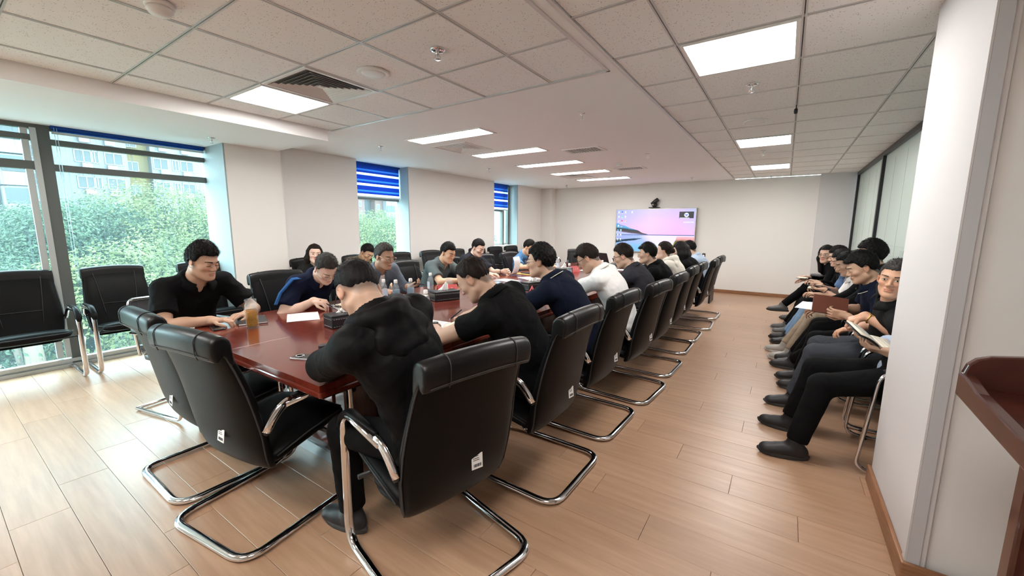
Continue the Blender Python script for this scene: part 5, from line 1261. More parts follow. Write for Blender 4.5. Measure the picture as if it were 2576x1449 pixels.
        if long_:
            down = A_(0, 0, -1); L = long_; P = []
            for sgn in (-1, 1):
                a = HL(sgn * .070, -.01, .03); bq = HL(sgn * .080, -.012, -.06); cq = bq + down * L * .75 + (SCn - Hc) * A_(.25, .25, 0)
                P += [(('cone', a, bq, .028, .030), .03, '+'), (('cone', bq, cq, .032, .022), .045, '+'), (('cone', bq - HB[1] * .04, cq - HB[1] * .03, .030, .024), .045, '+')]
            bk0 = HL(0, -.085, .02); bk1 = HL(0, -.085, -.07); bk2 = bk1 + down * L * .85
            for sgn in (-.055, -.028, 0, .028, .055): P += [(('cone', bk0 + HB[0] * sgn, bk1 + HB[0] * sgn * 1.3, .036, .036), .03, '+'), (('cone', bk1 + HB[0] * sgn * 1.3, bk2 + HB[0] * sgn, .036, .022), .03, '+')]
            evalp(f, P)
            f.F += (.0022 * np.sin(X * 300 + 2 * np.sin(Z * 14)) * np.sin(Y * 290 + 2 * np.sin(Z * 17 + 1))).astype(np.float32)
            evalp(f, [he((0, .105, -.035), (.056, .075, .100), .008, '-')])
        V, Q = nets(f)
        # hair tips: fine tapered blades over the surface
        nb = int(hair.get('blades', 4200) / res ** 2)
        if len(Q) and nb:
            rr = np.random.RandomState(hair.get('seed', 1)); qi = rr.randint(0, len(Q), nb); P = V[Q[qi]]; c = P.mean(1); n0 = np.cross(P[:, 1] - P[:, 0], P[:, 3] - P[:, 0]); n0 /= np.linalg.norm(n0, axis=1)[:, None] + 1e-9
            loc = (c - Hc) @ HB.T; flow = np.stack([loc[:, 0] * 2, np.full(nb, hair.get('flow', .5) * .12), -.05 + loc[:, 2] * .6], 1) @ HB
            if long_: flow = flow * 0 + A_(0, 0, -.4)
            d = n0 * hair.get('stand', .42) + flow * 5 + rr.normal(size=(nb, 3)) * .22; d /= np.linalg.norm(d, axis=1)[:, None]; ln = hair.get('blen', .014) * rr.uniform(.5, 1.2, (nb, 1)) * np.clip(.45 + (loc[:, 2:3] - .0) * 8, .35, 1)
            sdv = np.cross(d, n0); sdv /= np.linalg.norm(sdv, axis=1)[:, None] + 1e-9; w0 = .0008 * res
            B0 = c - d * .004; bl = np.stack([B0 - sdv * w0, B0 + sdv * w0, B0 + d * ln + sdv * w0 * .25, B0 + d * ln - sdv * w0 * .25], 1).reshape(-1, 3); nv = len(V)
            V = np.concatenate([V, bl]); Q = np.concatenate([Q, nv + np.arange(4 * nb).reshape(-1, 4)])
        if len(Q): mk('hair', (V, Q), hm, root, None, org)
    # ---------------- clothes
    def fold(X, Y, Z, a, s=1.0):      # soft undulation plus narrow cloth creases
        q = pel[1] * 3 + pel[0]; r1 = np.sin(24 * s * (X * .5 + Z * .9 + Y * .3) + 2.4 * np.sin(9 * X + 7 * Y + q) + 1.2 * np.sin(14 * Z + q)); r2 = np.sin(27 * s * (Y * .8 - Z * .7 + X * .3) + 2.2 * np.sin(8 * Z + 6 * X + q) + 1.3 * np.sin(13 * Y))
        m = .5 + .5 * np.sin(11 * X + 9 * Z + q) * np.sin(10 * Y + 7 * Z)
        return (a * (.35 * r1 * r2 - .9 * ((1 - np.abs(r1)) ** 3 * m + (1 - np.abs(r2)) ** 3 * (1 - m)))).astype(np.float32)
    infl = .013 if not jacket else .020
    tp_ = list(core) + [(('cone', NB - sd * .05, NB + sd * .012, .062 * sc, .056 * sc), .03, '+')]
    hood_ = []; ppv = None
    for i in range(13):
        an = -2.25 + 4.5 * i / 12; bk_ = max(0, math.cos(an)); p = NB + sd * (.052 - .030 * bk_ - .045 * (abs(an) / 2.25) ** 2) - TB[1] * (.082 * math.cos(an) + .022 * bk_) + lat * (.094 * math.sin(an))
        if ppv is not None: hood_.append((('cone', ppv, p, .030 - .008 * abs(an) / 2.25, .030 - .008 * abs(an) / 2.25), .02, '+'))
        ppv = p
    hood_ += [(('ell', NB - TB[1] * .105 - sd * .075, TB, A_(.120, .030, .080)), .03, '+'), (('cone', NB - TB[1] * .125 - sd * .125 - lat * .05, NB - TB[1] * .125 - sd * .125 + lat * .05, .022, .022), .03, '+')]
    slv = []; cuts = []
    for (S0, E, wr) in arms:
        ax = nrm(E - S0)
        if sleeve == 'short':
            e = S0 + (E - S0) * cuff; slv.append(('cone', S0, e, ar * 1.08, ar * 1.08 + .008)); cuts.append((e, ax))
        else:
            e = E + (wr - E) * (.90 if sleeve == 'long' else .35); a2 = nrm(wr - E); slv += [('cone', S0, E, ar * 1.02 - .002, ar * .95), ('cone', E, e, ar * .95, ar * .68 + .004)]; cuts.append((e, a2))
    f = None
    ps = tp_ + [(q, .03, '+') for q in slv]
    bb_ = [pbox(p[0], infl + .02) for p in ps]; lo = np.min([x[0] for x in bb_], 0); hi = np.max([x[1] for x in bb_], 0); lo[2] = max(lo[2], .50)
    hs_ = .0080 * res; f = Fld(lo, hi, hs_); evalp(f, ps, infl)
    g = f.sub(lo, hi); _, X, Y, Z = g; f.F += fold(X, Y, Z, .0050 if not jacket else .0045, 1.2)
    # hem, cuffs, neck hole
    evalp(f, [(('plane', Pv - sd * .075, -sd), .004, '&')])
    if sleeve == 'short' or True:
        for e, a in cuts: # carve a slab just past the cuff around the arm
            d = dprim(('cone', e + a * .02, e + a * .11, .085, .085), *g[1:]); pl = dprim(('plane', e, -a), *g[1:]); f.F = np.maximum(f.F, -np.maximum(d - .0, pl)).astype(np.float32)
    nk = nrm(NT - NB)
    if collar != 'turtle':
        evalp(f, [(('cone', NB + nk * .028 + TB[1] * .012, NB + nk * .12 + TB[1] * .02, .062 * sc * b ** .3 + .004, .075), .004, '-')])
        if tee is not None: evalp(f, [(('ell', NB + TB[1] * .10 - sd * .10, TB, A_(.036, .06, .15)), .006, '-')])
        if collar == 'polo' or collar == 'vneck' or jacket: evalp(f, [(('ell', NB + TB[1] * .075 - sd * .015, TB, A_(.017, .045, .040)), .006, '-')])
    V, Q = nets(f); cm = shirt
    tr = mk('jacket' if jacket else 'shirt', (V, Q), cm, root, None, org)
    if tee is not None:
        lo, hi = NB - .17, NB + .06; f = Fld(lo, hi, .006 * res); evalp(f, list(core) + [(('cone', NB - sd * .05, NB + sd * .004, .062 * sc, .058 * sc), .03, '+')], .007 if jacket else -.001)
        evalp(f, [(('cone', NB + nk * .012 + TB[1] * .016, NB + nk * .10 + TB[1] * .02, .062 * sc, .07), .004, '-')]); mk('inner_tee', nets(f), tee, root, None, org)
    if extra == 'hood':
        ps = hood_; bb_ = [pbox(p[0], .05) for p in ps]; lo = np.min([x[0] for x in bb_], 0); hi = np.max([x[1] for x in bb_], 0); f = Fld(lo, hi, .006 * res); evalp(f, ps, .008); g = f.sub(lo, hi)
        f.F += fold(*g[1:], .0035, 1.3); evalp(f, [(('cone', NB + sd * .005 + TB[1] * .01, NB + nk * .12 + TB[1] * .02, .060 * sc + .004, .080), .010, '-')])
        mk('hood', nets(f), cm, root, None, org, 1)
    if collar == 'polo':
        rad0 = .0635 * sc * b ** .3 + .013; mb = MB(); P = []; N_ = 25
        bx = nrm(lat - nk * (lat @ nk)); by = nrm(np.cross(nk, bx)); by = by if by @ TB[1] > 0 else -by
        for lvl, (rr, hh_) in enumerate(((rad0 + .002, -.012), (rad0 - .006, .030), (rad0 - .001, .038), (rad0 + .012, .030), (rad0 + .032, .000))):
            for i in range(N_):
                a = PI / 2 + .42 + (2 * PI - .84) * i / (N_ - 1); fr = max(0, math.sin(a)); rr2 = rr + (.012 * fr if lvl == 4 else 0)
                P.append(NB + nk * (.018 + hh_ - .026 * fr - (.022 * fr ** 3 if lvl == 4 else 0)) + bx * rr2 * math.cos(a) * 1.02 + by * (rr2 * math.sin(a) + .006) - org)
        mb.grid(P, N_, 5); co = mb.build('collar', cm, root, smooth=True, solid=.0028)
        if collar_trim: MB().tube([Vector(p) + Vector(nk) * -.0005 for p in P[-N_:]], .0028, 5).build('collar_trim', collar_trim, co)
        pk = MB(); 
    if trim:      # stripe along the outer sleeve and shoulder
        for (S0, E, wr), sgn in zip(arms, (-1, 1)):
            if sgn * trim[1] < 0: continue
            o_ = nrm(lat * sgn + U_ * .35); e = S0 + (E - S0) * .70; rad = ar * 1.12 + .022 + infl * .7
            pts = [NB + lat * sgn * .075 + sd * .035 - TB[1] * .01, (NB + S0) / 2 + sd * .052 + lat * sgn * .02, S0 + nrm(sd + lat * sgn * .6) * (rad + .004), S0 + (E - S0) * .35 + o_ * (rad + .004), e + o_ * (rad + .002)]
            rr = []
            for i, p in enumerate(pts):
                t_ = nrm(pts[min(i + 1, 4)] - pts[max(i - 1, 0)]); oo = nrm([sd, sd, sd + lat * sgn, o_, o_][i]); wv = nrm(np.cross(t_, oo)); rr.append([p + wv * .012 + oo * .004 - org, p - wv * .012 + oo * .004 - org, p - wv * .012 - oo * .012 - org, p + wv * .012 - oo * .012 - org])
            MB().loft(rr).build('stripe', trim[0], tr)
    # trousers
    if legs:
        tm = trousers or cloth('black', (.012, .012, .014)); ps = [(core[0][0], .0, '+')] + [(('ell', Pv + sd * .06, TB, A_(.150 * sc * b ** .5, .112 * b, .08)), .04, '+')]
        tl = []
        for hip, K, an in kn:
            ls = .86 if fem else 1; e = K + (an - K) * (.96); ps += [(('cone', hip, K, .082 * ls * b ** .4, .060 * ls), .04, '+'), (('cone', K, e, .060 * ls, .050 * ls), .03, '+')]
        bb_ = [pbox(p[0], .03) for p in ps]; lo = np.min([x[0] for x in bb_], 0); hi = np.max([x[1] for x in bb_], 0)
        f = Fld(lo, hi, .0105 * lres); evalp(f, ps, .008); g = f.sub(lo, hi); f.F += fold(*g[1:], .0045, .9); evalp(f, [(('plane', Pv + sd * .10, nrm(U_ - F_ * .75)), .004, '&')])
        for hip, K, an in kn:
            a = nrm(an - K); e = K + (an - K) * .95; d = dprim(('cone', e + a * .01, e + a * .11, .068, .075), *g[1:]); pl = dprim(('plane', e, -a), *g[1:]); f.F = np.maximum(f.F, -np.maximum(d, pl)).astype(np.float32)
        V, Q = nets(f); mk('trousers', (V, Q), tm, root, None, org)
        sm_ = mat('shoe_%.2f_%.2f' % (shoes[0], shoes[2]), shoes, .5); so = mat('sole_%.2f' % sole[0], sole, .7)
        for q, ((hip, K, an), sgn) in enumerate(zip(kn, (-1, 1))):
            up = nrm(K - an); fd = F_ + R_ * sgn * .18 - U_ * (.05 if an[2] < .13 else .45); fd = nrm(fd - up * (fd @ up) * (.0 if an[2] < .13 else .6)); 
            if an[2] < .13: fd = nrm(A_(fd[0], fd[1], 0)); upf = U_
            else: upf = nrm(up)
            SB = np.array([nrm(np.cross(fd, upf)), fd, nrm(np.cross(nrm(np.cross(fd, upf)), fd))]); hz = an[2] - .0 if an[2] < .13 else .09
            c0 = an - SB[2] * (hz - .045); ps = [(('cone', an + SB[2] * .015, an - SB[2] * .03, .043, .046), 0, '+'), (('ell', c0 - fd * .025, SB, A_(.038, .050, .050)), .02, '+'), (('ell', c0 + fd * .045 + SB[2] * .002, SB, A_(.041, .070, .044)), .03, '+'), (('ell', c0 + fd * .105 - SB[2] * .006, SB, A_(.046, .072, .036)), .03, '+'), (('ell', c0 + fd * .150 - SB[2] * .010, SB, A_(.041, .040, .030)), .02, '+'), (('plane', c0 - SB[2] * .026, -SB[2]), .004, '&')]
            bb_ = [pbox(p[0], .02) for p in ps[:-1]]; lo = np.min([x[0] for x in bb_], 0); hi = np.max([x[1] for x in bb_], 0); f = Fld(lo, hi, .0078 * lres); evalp(f, ps); sh_ = mk('shoe', nets(f), sm_, root, None, org)
            mb = MB(); oc = c0 + fd * .058 - SB[2] * .045; rr = []
            for dz, k in ((0, .97), (.006, 1.02), (.018, 1.04), (.026, 1.0)):
                ring = []
                for i in range(18):
                    a = 2 * PI * i / 18; ring.append(oc + SB[2] * (dz + (.014 * max(0, math.cos(a)) ** 4) + .004 * max(0, -math.cos(a))) + fd * .138 * k * math.cos(a) + SB[0] * .0455 * k * math.sin(a) * (1 - .14 * max(0, -math.cos(a))) - org)
                rr.append(ring)
            mb.loft(rr).build('sole', so, sh_)
            mb = MB()
            for i in range(4): p = c0 + fd * (.050 + i * .017) + SB[2] * (.046 - i * .004); mb.tube([p - SB[0] * .018 - SB[2] * .004 - org, p + SB[2] * .003 - org, p + SB[0] * .018 - SB[2] * .004 - org], .0022, 4)
            mb.build('laces', so if sole[0] > .4 else sm_, sh_)
    if glasses:
        gm = m_gblack if glasses == 'black' else m_gframe; rt = empty('glasses'); rt.parent = root; fr = MB(); ln = MB()
        for sgn in (-1, 1):
            pts = [HL(sgn * .034 + .0235 * math.copysign(abs(math.cos(a)) ** .8, math.cos(a)), .106 - .006 * abs(math.cos(a)) * (1 if math.cos(a) * sgn > 0 else .2), -.002 + .0175 * math.copysign(abs(math.sin(a)) ** .8, math.sin(a))) - org for a in np.linspace(0, 2 * PI, 21)[:-1]]
            fr.tube(pts, .0013 if glasses != 'black' else .0022, 5, closed=True); ln.add(pts, [tuple(range(20))])
            fr.tube([HL(sgn * .0575, .100, .006) - org, HL(sgn * .074, .085, .010) - org, HL(sgn * .080, .01, .012) - org, HL(sgn * .083, -.012, .006) - org], .0014 if glasses != 'black' else .0022, 5)
        fr.tube([HL(-.012, .106, .002) - org, HL(0, .110, .005) - org, HL(.012, .106, .002) - org], .0014, 5); fr.build('frame', gm, rt); ln.build('lens', m_lens, rt)
    info = dict(root=root, arms=arms, HB=HB, Hc=Hc, org=org, kn=kn if legs else None, R=R_, F=F_)
    return info
def watch(info, k, m_face=m_black, m_band=m_blackpl):
    S0, E, wr = info['arms'][k]; a = nrm(wr - E); c = wr - a * .035; org = info['org']; t = empty('wristwatch'); t.parent = info['root']
    x = nrm(np.cross(a, (0, 0, 1))); y = np.cross(x, a); MB().tube([c + x * .029 * math.cos(q) + y * .029 * math.sin(q) - org for q in np.linspace(0, 2 * PI, 17)[:-1]], .0065 if m_band is not m_gold else .009, 6, closed=True, flat=.6).build('strap', m_band, t)
    mb = MB(); mb.loft([[c + y * (.030 + dz) + x * .017 * math.cos(q) + a * .017 * math.sin(q) - org for q in np.linspace(0, 2 * PI, 17)[:-1]] for dz in (0, .007)]); mb.build('dial', m_face, t)
# ------------------------------------------------------------------ the people
C_BLK = cloth('black', (.0035, .0035, .004)); C_POLO = cloth('black_polo', (.0035, .0035, .004)); C_JKT = cloth('black_jacket', (.0035, .0035, .004), .6); C_NAVY = cloth('navy', (.006, .009, .026)); C_NAVY2 = cloth('navy_polo', (.005, .008, .020))
C_WHITE = cloth('white', (.78, .77, .76)); C_DGREY = cloth('dark_grey', (.030, .030, .037)); C_CREAM = cloth('cream', (.72, .68, .60)); C_LBLUE = cloth('light_blue', (.42, .52, .66)); C_GREY = cloth('grey_polo', (.10, .125, .13)); C_GJ = cloth('grey_jacket', (.11, .135, .17), .6)
C_BLUE = cloth('blue_polo', (.085, .20, .38)); C_STR = cloth('blue_stripe', (.03, .11, .30)); C_OLIVE = cloth('olive', (.13, .105, .070)); C_CHAR = cloth('charcoal', (.014, .015, .015)); C_JEANS = cloth('grey_jeans', (.050, .055, .066)); C_BEIGE = cloth('beige', (.33, .26, .19)); C_DENIM = cloth('denim', (.18, .28, .42)); C_BLUE2 = cloth('steel_blue', (.10, .17, .30)); C_WTRIM = cloth('white_trim', (.75, .70, .62))
def Hd(p, d=None, n=(0, 0, -1), pose='relax', E=None):
    r = dict(p=p, n=n, pose=pose)
    if E: r['E'] = E
    if d: r['d'] = d
    return r
GT = 'people at the table, aisle side'
T2 = (.56, .36, .26); T3 = (.50, .31, .22); T1 = (.68, .46, .36)
def aisle(*a, **k): k.setdefault('group', GT); return person(*a, **k)
i1 = aisle('person in black hooded jacket and glasses, head bowed, back to the photographer', (-1.17, 1.13), 178, (-1.40, .985, 1.155), (168, 48, 0), [Hd((-1.72, 1.14, .80), (-.6, .8, 0), E=(-1.56, .915, .835)), Hd((-1.70, 1.36, .80))], C_JKT, hair=dict(seed=3, fade=.034, under=.78, ucol=(.060, .046, .038), top=.020, sides=.003, nape=-.078, side=.006, flow=.6, clump=.002, blen=.012), res=.9, sleeve='long', extra='hood', collar='none', jacket=True, elbows=((-.7, -.9, -.6), None), glasses='wire', build=1.02, tone=T2, shw=.172)
i2 = aisle('person in black polo shirt bending low over a notebook with bare forearm on the table', (-1.13, 1.96), 180, (-1.445, 1.765, 1.12), (196, 38, 0), [Hd((-1.79, 1.80, .788), (-.75, .6, -.1), E=(-1.58, 1.60, .785)), Hd((-1.80, 2.10, .80), pose='pinch')], C_POLO, hair=dict(seed=5, under=.75, ucol=(.05, .038, .03), top=.006, sides=.003, clump=.003, blades=3800, blen=.010, nape=-.076, fade=.012, front=.075, mat=H_BROWN), res=.9, elbows=((-.05, -.65, -.9), None), build=1.12, cuff=.44, tone=T2, shw=.18)
watch(i2, 0)
i3 = aisle('person in navy polo with white-edged collar, curly dark hair and thin glasses', (-1.13, 2.73), 180, (-1.49, 2.60, 1.165), (194, 6, 0), [Hd((-1.84, 2.50, .79)), Hd((-1.84, 2.85, .79), pose='pinch')], C_NAVY2, hair=dict(seed=7, top=.024, sides=.012, curl=.006, clump=.004, blen=.012, side=.0, nape=-.072), res=1.1, collar_trim=C_WTRIM, glasses='wire', build=1.15, shw=.18)
i4 = aisle('person in white polo shirt and dark glasses writing with a pen', (-1.10, 3.43), 180, (-1.43, 3.33, 1.145), (190, 34, 0), [Hd((-1.80, 3.30, .795), pose='pinch'), Hd((-1.80, 3.60, .79))], C_WHITE, elbows=((-.05, -.7, -.8), None), cuff=.60, hair=dict(seed=9, top=.020, sides=.006, fringe=1, mat=H_BROWN), res=1.2, glasses='black', collar_trim=C_WTRIM, tone=T3)
i5 = aisle('person in dark grey shirt with elbow sleeves and glasses, hand near chin', (-1.10, 4.14), 180, (-1.365, 4.08, 1.125), (190, 20, 0), [Hd((-1.66, 4.10, .88), (-.4, .1, .8), (1, 0, 0)), Hd((-1.75, 4.3, .79))], C_DGREY, hair=dict(seed=11, top=.020, sides=.006, front=.075, mat=H_BROWN), res=1.3, sleeve='elbow', glasses='black', build=1.1, tone=T2)
i6 = aisle('person in black t-shirt and thin glasses in front of the display corner', (-1.10, 4.97), 180, (-1.33, 4.83, 1.115), (192, 6, 0), [Hd((-1.72, 4.70, .79)), Hd((-1.75, 5.1, .79))], C_BLK, hair=dict(seed=13, top=.024, sides=.008, fringe=1), res=1.45, glasses='wire', build=1.15, tone=T2)
i7 = aisle('person in cream hoodie with brown hair tied low, face in profile', (-1.08, 5.60), 180, (-1.33, 5.60, 1.115), (186, -4, 0), [Hd((-1.72, 5.45, .79)), Hd((-1.75, 5.75, .79))], C_CREAM, hair=dict(seed=15, top=.010, sides=.006, mat=H_BROWN, bun=1, blades=600), res=1.5, sleeve='long', extra='hood', collar='none', jacket=True, tone=T1, sex='f')
i8 = aisle('person with long black hair and black top looking at a lit phone', (-1.02, 6.33), 180, (-1.26, 6.28, 1.09), (176, 12, 0), [Hd((-1.60, 6.20, .93), (-.5, 0, .6), (.3, .9, 0), 'cup'), Hd((-1.70, 6.5, .79))], C_BLK, hair=dict(seed=17, top=.020, sides=.014, long=.22, coverear=1, blades=400, side=-.03, nape=-.07), res=1.55, sleeve='long', sex='f', tone=T1, collar='none')
i9 = aisle('person in light blue shirt, farthest along the aisle side', (-1.02, 7.05), 180, (-1.27, 7.02, 1.09), (176, 18, 0), [Hd((-1.72, 6.85, .79)), Hd((-1.75, 7.2, .79))], C_LBLUE, hair=dict(seed=19, top=.018, sides=.006), res=1.7, tone=T2)
GW = 'people at the table, window side'
def wnd(*a, **k): k.setdefault('group', GW); return person(*a, **k)
p1 = wnd('person in black polo with white earbud, seated in the mesh chair by the big window', (-3.70, 1.10), 6, (-3.32, 1.12, 1.165), (22, 16, 0), [Hd((-3.16, 1.30, .79), (.3, -.9, 0)), Hd((-3.12, 1.06, .79), (.7, .7, 0))], C_POLO, hair=dict(seed=21, top=.036, sides=.012, flow=.9, clump=.005, blen=.018, front=.066, blades=5200), res=.95, elbows=((-.1, .7, -.7), (-.1, -.9, -.6)), build=1.18, tone=(.50, .31, .215), shw=.185)
eb = MB().lathe([(0, 0), (.006, .001), (.007, .008), (.004, .018), (0, .019)], seg=10).build('earbud', m_pcap, p1['root']); q = p1['Hc'] + p1['HB'][0] * .086 + p1['HB'][1] * .004 + p1['HB'][2] * -.016 - p1['org']; eb.location = q; eb.rotation_euler = (PI, 0, 0)
p2 = wnd('person in navy polo with blue shoulder stripe and glasses writing with a black pen', (-3.60, 1.90), 0, (-3.06, 1.86, 1.075), (-4, 44, -4), [Hd((-3.02, 2.05, .785), (.5, -.85, 0)), Hd((-3.07, 1.75, .825), (.85, .35, -.1), (.1, .3, -1), 'pinch')], C_NAVY, hair=dict(seed=23, top=.020, sides=.004, side=.012, mat=hairmat('salt_hair', (.045, .04, .037)), ucol=(.10, .09, .085), under=.7, front=.07), res=1.05, glasses='wire', elbows=((-.3, .9, -.5), (-.2, -.8, -.6)), tone=T1, trim=(C_STR, 1), build=1.1)
p3 = wnd('person with greying hair in grey zip jacket over white t-shirt, holding a pen and phone', (-3.62, 2.68), 0, (-3.26, 2.60, 1.12), (4, 14, 0), [Hd((-3.08, 2.73, .825), (.75, .25, .1), (-.1, 0, 1), 'cup'), Hd((-3.14, 2.50, .80), (.8, .5, -.05), pose='pinch')], C_GJ, hair=dict(seed=25, top=.018, sides=.010, mat=H_GREY, ucol=(.12, .11, .10), front=.080, clump=.005), res=1.15, glasses='wire', sleeve='long', jacket=True, collar='none', tee=C_WHITE, tone=(.42, .25, .17))
p4 = wnd('person in grey-green polo shirt looking down, forearms folded on the table', (-3.70, 3.64), 0, (-3.40, 3.66, 1.10), (0, 20, 0), [Hd((-3.10, 3.84, .79), (.4, -.9, 0)), Hd((-3.13, 3.60, .79), (.4, .9, 0))], C_GREY, hair=dict(seed=27, top=.022, sides=.006, fade=.01, under=.75, flow=.8), res=1.2, elbows=((-.1, .8, -.6), (-.1, -.9, -.5)), tone=(.66, .41, .27), build=1.12)
p5 = wnd('young person with cropped black hair and dark shirt, wristwatch, reaching to the papers', (-3.75, 4.46), 0, (-3.60, 4.50, 1.125), (-2, 24, 0), [Hd((-3.25, 4.62, .80), (.8, .0, .1), (0, -1, -.2), 'cup'), Hd((-3.25, 4.30, .79))], cloth('dark_shirt', (.022, .024, .034)), hair=dict(seed=29, top=.012, sides=.005, blen=.008, under=.8), res=1.3, tone=T1)
watch(p5, 0)
p6 = wnd('person in blue polo bowed over a notebook, farthest on the window side', (-3.72, 5.82), 0, (-3.48, 5.68, 1.09), (4, 26, 0), [Hd((-3.12, 5.85, .79)), Hd((-3.18, 5.42, .82), (.7, -.5, .1), pose='hold')], C_BLUE, hair=dict(seed=31, top=.020, sides=.006, flow=.8, fade=.005), res=1.4, tone=(.66, .41, .28), elbows=(None, (-.1, -.9, -.5)))
GB = 'people on the wall chairs'
person('person with long dark hair and black top looking at the camera from the wall chairs', (-5.17, 2.96), 0, (-5.04, 2.92, 1.055), (-22, -2, 4), [Hd((-4.75, 3.02, .60)), Hd((-4.75, 2.86, .60))], C_CHAR, group=GB, hair=dict(seed=33, top=.014, sides=.012, long=.20, coverear=1, front=.072, mat=H_BROWN, side=-.03, nape=-.07, blades=500, stand=.1), res=1.15, sex='f', eyes='open', tone=(.74, .50, .40), sleeve='long', collar='none', pz=.53)
person('person in olive-brown t-shirt and glasses on the wall chairs, head bowed', (-5.10, 3.50), 8, (-4.93, 3.63, 1.045), (6, 34, 8), [Hd((-4.62, 3.75, .62)), Hd((-4.62, 3.50, .62))], C_OLIVE, group=GB, hair=dict(seed=35, top=.020, sides=.006), res=1.25, glasses='wire', collar='none', pz=.53, tone=(.60, .38, .25))
# row along the glass partition
GR = 'people along the glass partition'
def row(label, pel, head, look, hands, shirt, trousers, ft, **k): return person(label, pel, 180, head, look, hands, shirt, group=GR, trousers=trousers, feet=ft, **k)
r1 = row('person in black trousers and light blue shirt, mostly hidden behind the pillar', (.66, 3.20), (.80, 3.27, 1.17), (180, 20, 0), [Hd((.56, 3.12, .70), (-.7, .1, .1), (0, .5, 1), 'cup'), Hd((.56, 3.35, .70), (-.7, 0, .1), (0, 0, 1))], C_LBLUE, C_BLK, [(.16, 2.92, .095), (.14, 3.32, .095)], hair=dict(seed=41, blades=300), res=1.2, sleeve='long', shoes=(.015, .015, .017), sole=(.03, .03, .032))
r2 = row('person in black shirt with gold wristwatch and grey jeans facing the camera', (.68, 3.84), (.60, 3.46, 1.10), (-112, 2, 6), [Hd((.50, 3.62, .82), (-.85, .1, -.45), (0, .2, -1), 'hold', E=(.71, 3.50, .72)), Hd((.50, 3.82, .69), (-.8, .1, -.2))], C_CHAR, C_JEANS, [(.16, 3.80, .095), (.24, 4.22, .095)], hair=dict(seed=43, top=.010, sides=.005, mat=H_GREY, ucol=(.08, .07, .065)), res=1.05, eyes='open', tone=(.62, .35, .23), build=1.15, shoes=(.02, .018, .016), elbows=((.6, 0, -1), None))
watch(r2, 0, m_gold, m_gold)
r3 = row('person in navy polo with white-edged collar reading a brown notebook', (.70, 4.34), (.52, 4.16, 1.115), (186, 24, 0), [Hd((.45, 4.03, .74), (-.85, .1, .1), (-.1, .9, .3), 'cup'), Hd((.42, 4.30, .76), (-.85, 0, .1), (0, -1, 0), 'cup')], C_NAVY2, C_BLK, [(.22, 4.52, .095), (.16, 4.86, .095)], hair=dict(seed=45, top=.026, sides=.008, fringe=1), res=1.05, collar_trim=C_WTRIM, tone=(.58, .36, .25), shoes=(.02, .02, .02))
r35 = row('person with bushy black hair leaning back against the partition', (.76, 4.90), (.66, 4.90, 1.185), (182, 4, 0), [Hd((.35, 4.80, .66)), Hd((.35, 5.0, .66))], C_BLK, C_BLK, [(.20, 4.98, .095), (.18, 5.12, .095)], hair=dict(seed=47, top=.034, sides=.018, curl=.005, nape=-.07, coverear=0), res=1.3, sleeve='long', tone=T3)
r4 = row('person in white polo shirt, beige trousers and grey sneakers', (.72, 5.42), (.56, 5.36, 1.06), (184, 22, 0), [Hd((.40, 5.22, .70)), Hd((.36, 5.50, .70))], C_WHITE, C_BEIGE, [(.14, 5.18, .095), (.10, 5.46, .095)], hair=dict(seed=49, top=.02, sides=.008), res=1.3, shoes=(.38, .36, .33), sole=(.62, .61, .58), tone=T3, pz=.53)
r5 = row('person in steel blue shirt and light denim holding a phone over a notebook', (.72, 5.98), (.56, 5.86, 1.06), (186, 20, 0), [Hd((.42, 5.74, .73), (-.8, .3, 0), (0, .2, 1), 'cup'), Hd((.40, 5.98, .74), (-.8, -.3, 0), pose='pinch')], C_BLUE2, C_DENIM, [(.14, 5.9, .095), (.12, 6.1, .095)], hair=dict(seed=51, top=.02, sides=.008), res=1.4, tone=T3, pz=.53)
watch(r5, 0)
r6 = row('person with curly dark hair and black jacket beside the woman with round glasses', (.72, 6.58), (.57, 6.46, 1.075), (186, 14, 0), [Hd((.42, 6.35, .72)), Hd((.40, 6.60, .72))], C_BLK, C_BLK, [(.14, 6.5, .095), (.12, 6.75, .095)], hair=dict(seed=53, top=.026, sides=.012, curl=.006), res=1.45, sleeve='long', shoes=(.10, .10, .10), sole=(.5, .5, .5), tone=T2, pz=.53)
r7 = row('person with long black hair, round glasses and crossed legs by the far right wall', (.72, 7.30), (.50, 7.22, 1.055), (-118, 2, 0), [Hd((.30, 7.10, .70), (-.8, .2, -.1), (0, .2, -1)), Hd((.34, 7.40, .70))], C_BLK, C_BLK, [(.05, 7.05, .30), (.22, 7.55, .095)], hair=dict(seed=55, top=.02, sides=.018, long=.24, coverear=1, front=.075, side=-.03, nape=-.07, blades=400, stand=.1), res=1.35, sex='f', glasses='wire', eyes='open', sleeve='long', shoes=(.09, .09, .09), sole=(.03, .03, .03), tone=(.60, .37, .28), collar='none', pz=.53)
# held things : things of their own
def held(name, loc, rot, label, cat): o = empty(name, loc, 0, label, cat); o.rotation_euler = [math.radians(a) for a in rot]; return o
def pen(loc, rot, label, m):
    t = held('pen', loc, rot, label, 'pen'); MB().tube([(-.065, 0, 0), (.045, 0, 0)], .0048, 8).build('barrel', m, t); MB().tube([(.045, 0, 0), (.062, 0, 0), (.072, 0, 0)], [.0046, .0025, .0008], 8).build('tip', m_chrome, t); MB().box((-.062, -.001, .005), (-.028, .001, .007)).build('clip', m_chrome, t)
pen((-2.975, 1.80, .80), (0, 28, 40), 'black pen in the hand of the navy polo man with blue stripe', m_black)
pen((-3.03, 2.56, .79), (0, 30, 35), 'pen in the hand of the grey-jacketed man', m_black)
pen((-1.88, 3.36, .83), (0, 60, 190), 'blue pen in the hand of the white polo man', mat('blue_pen', (.05, .10, .4), .3))
pen((-1.91, 2.12, .79), (0, 40, 200), 'pen under the bending black polo man', m_black)
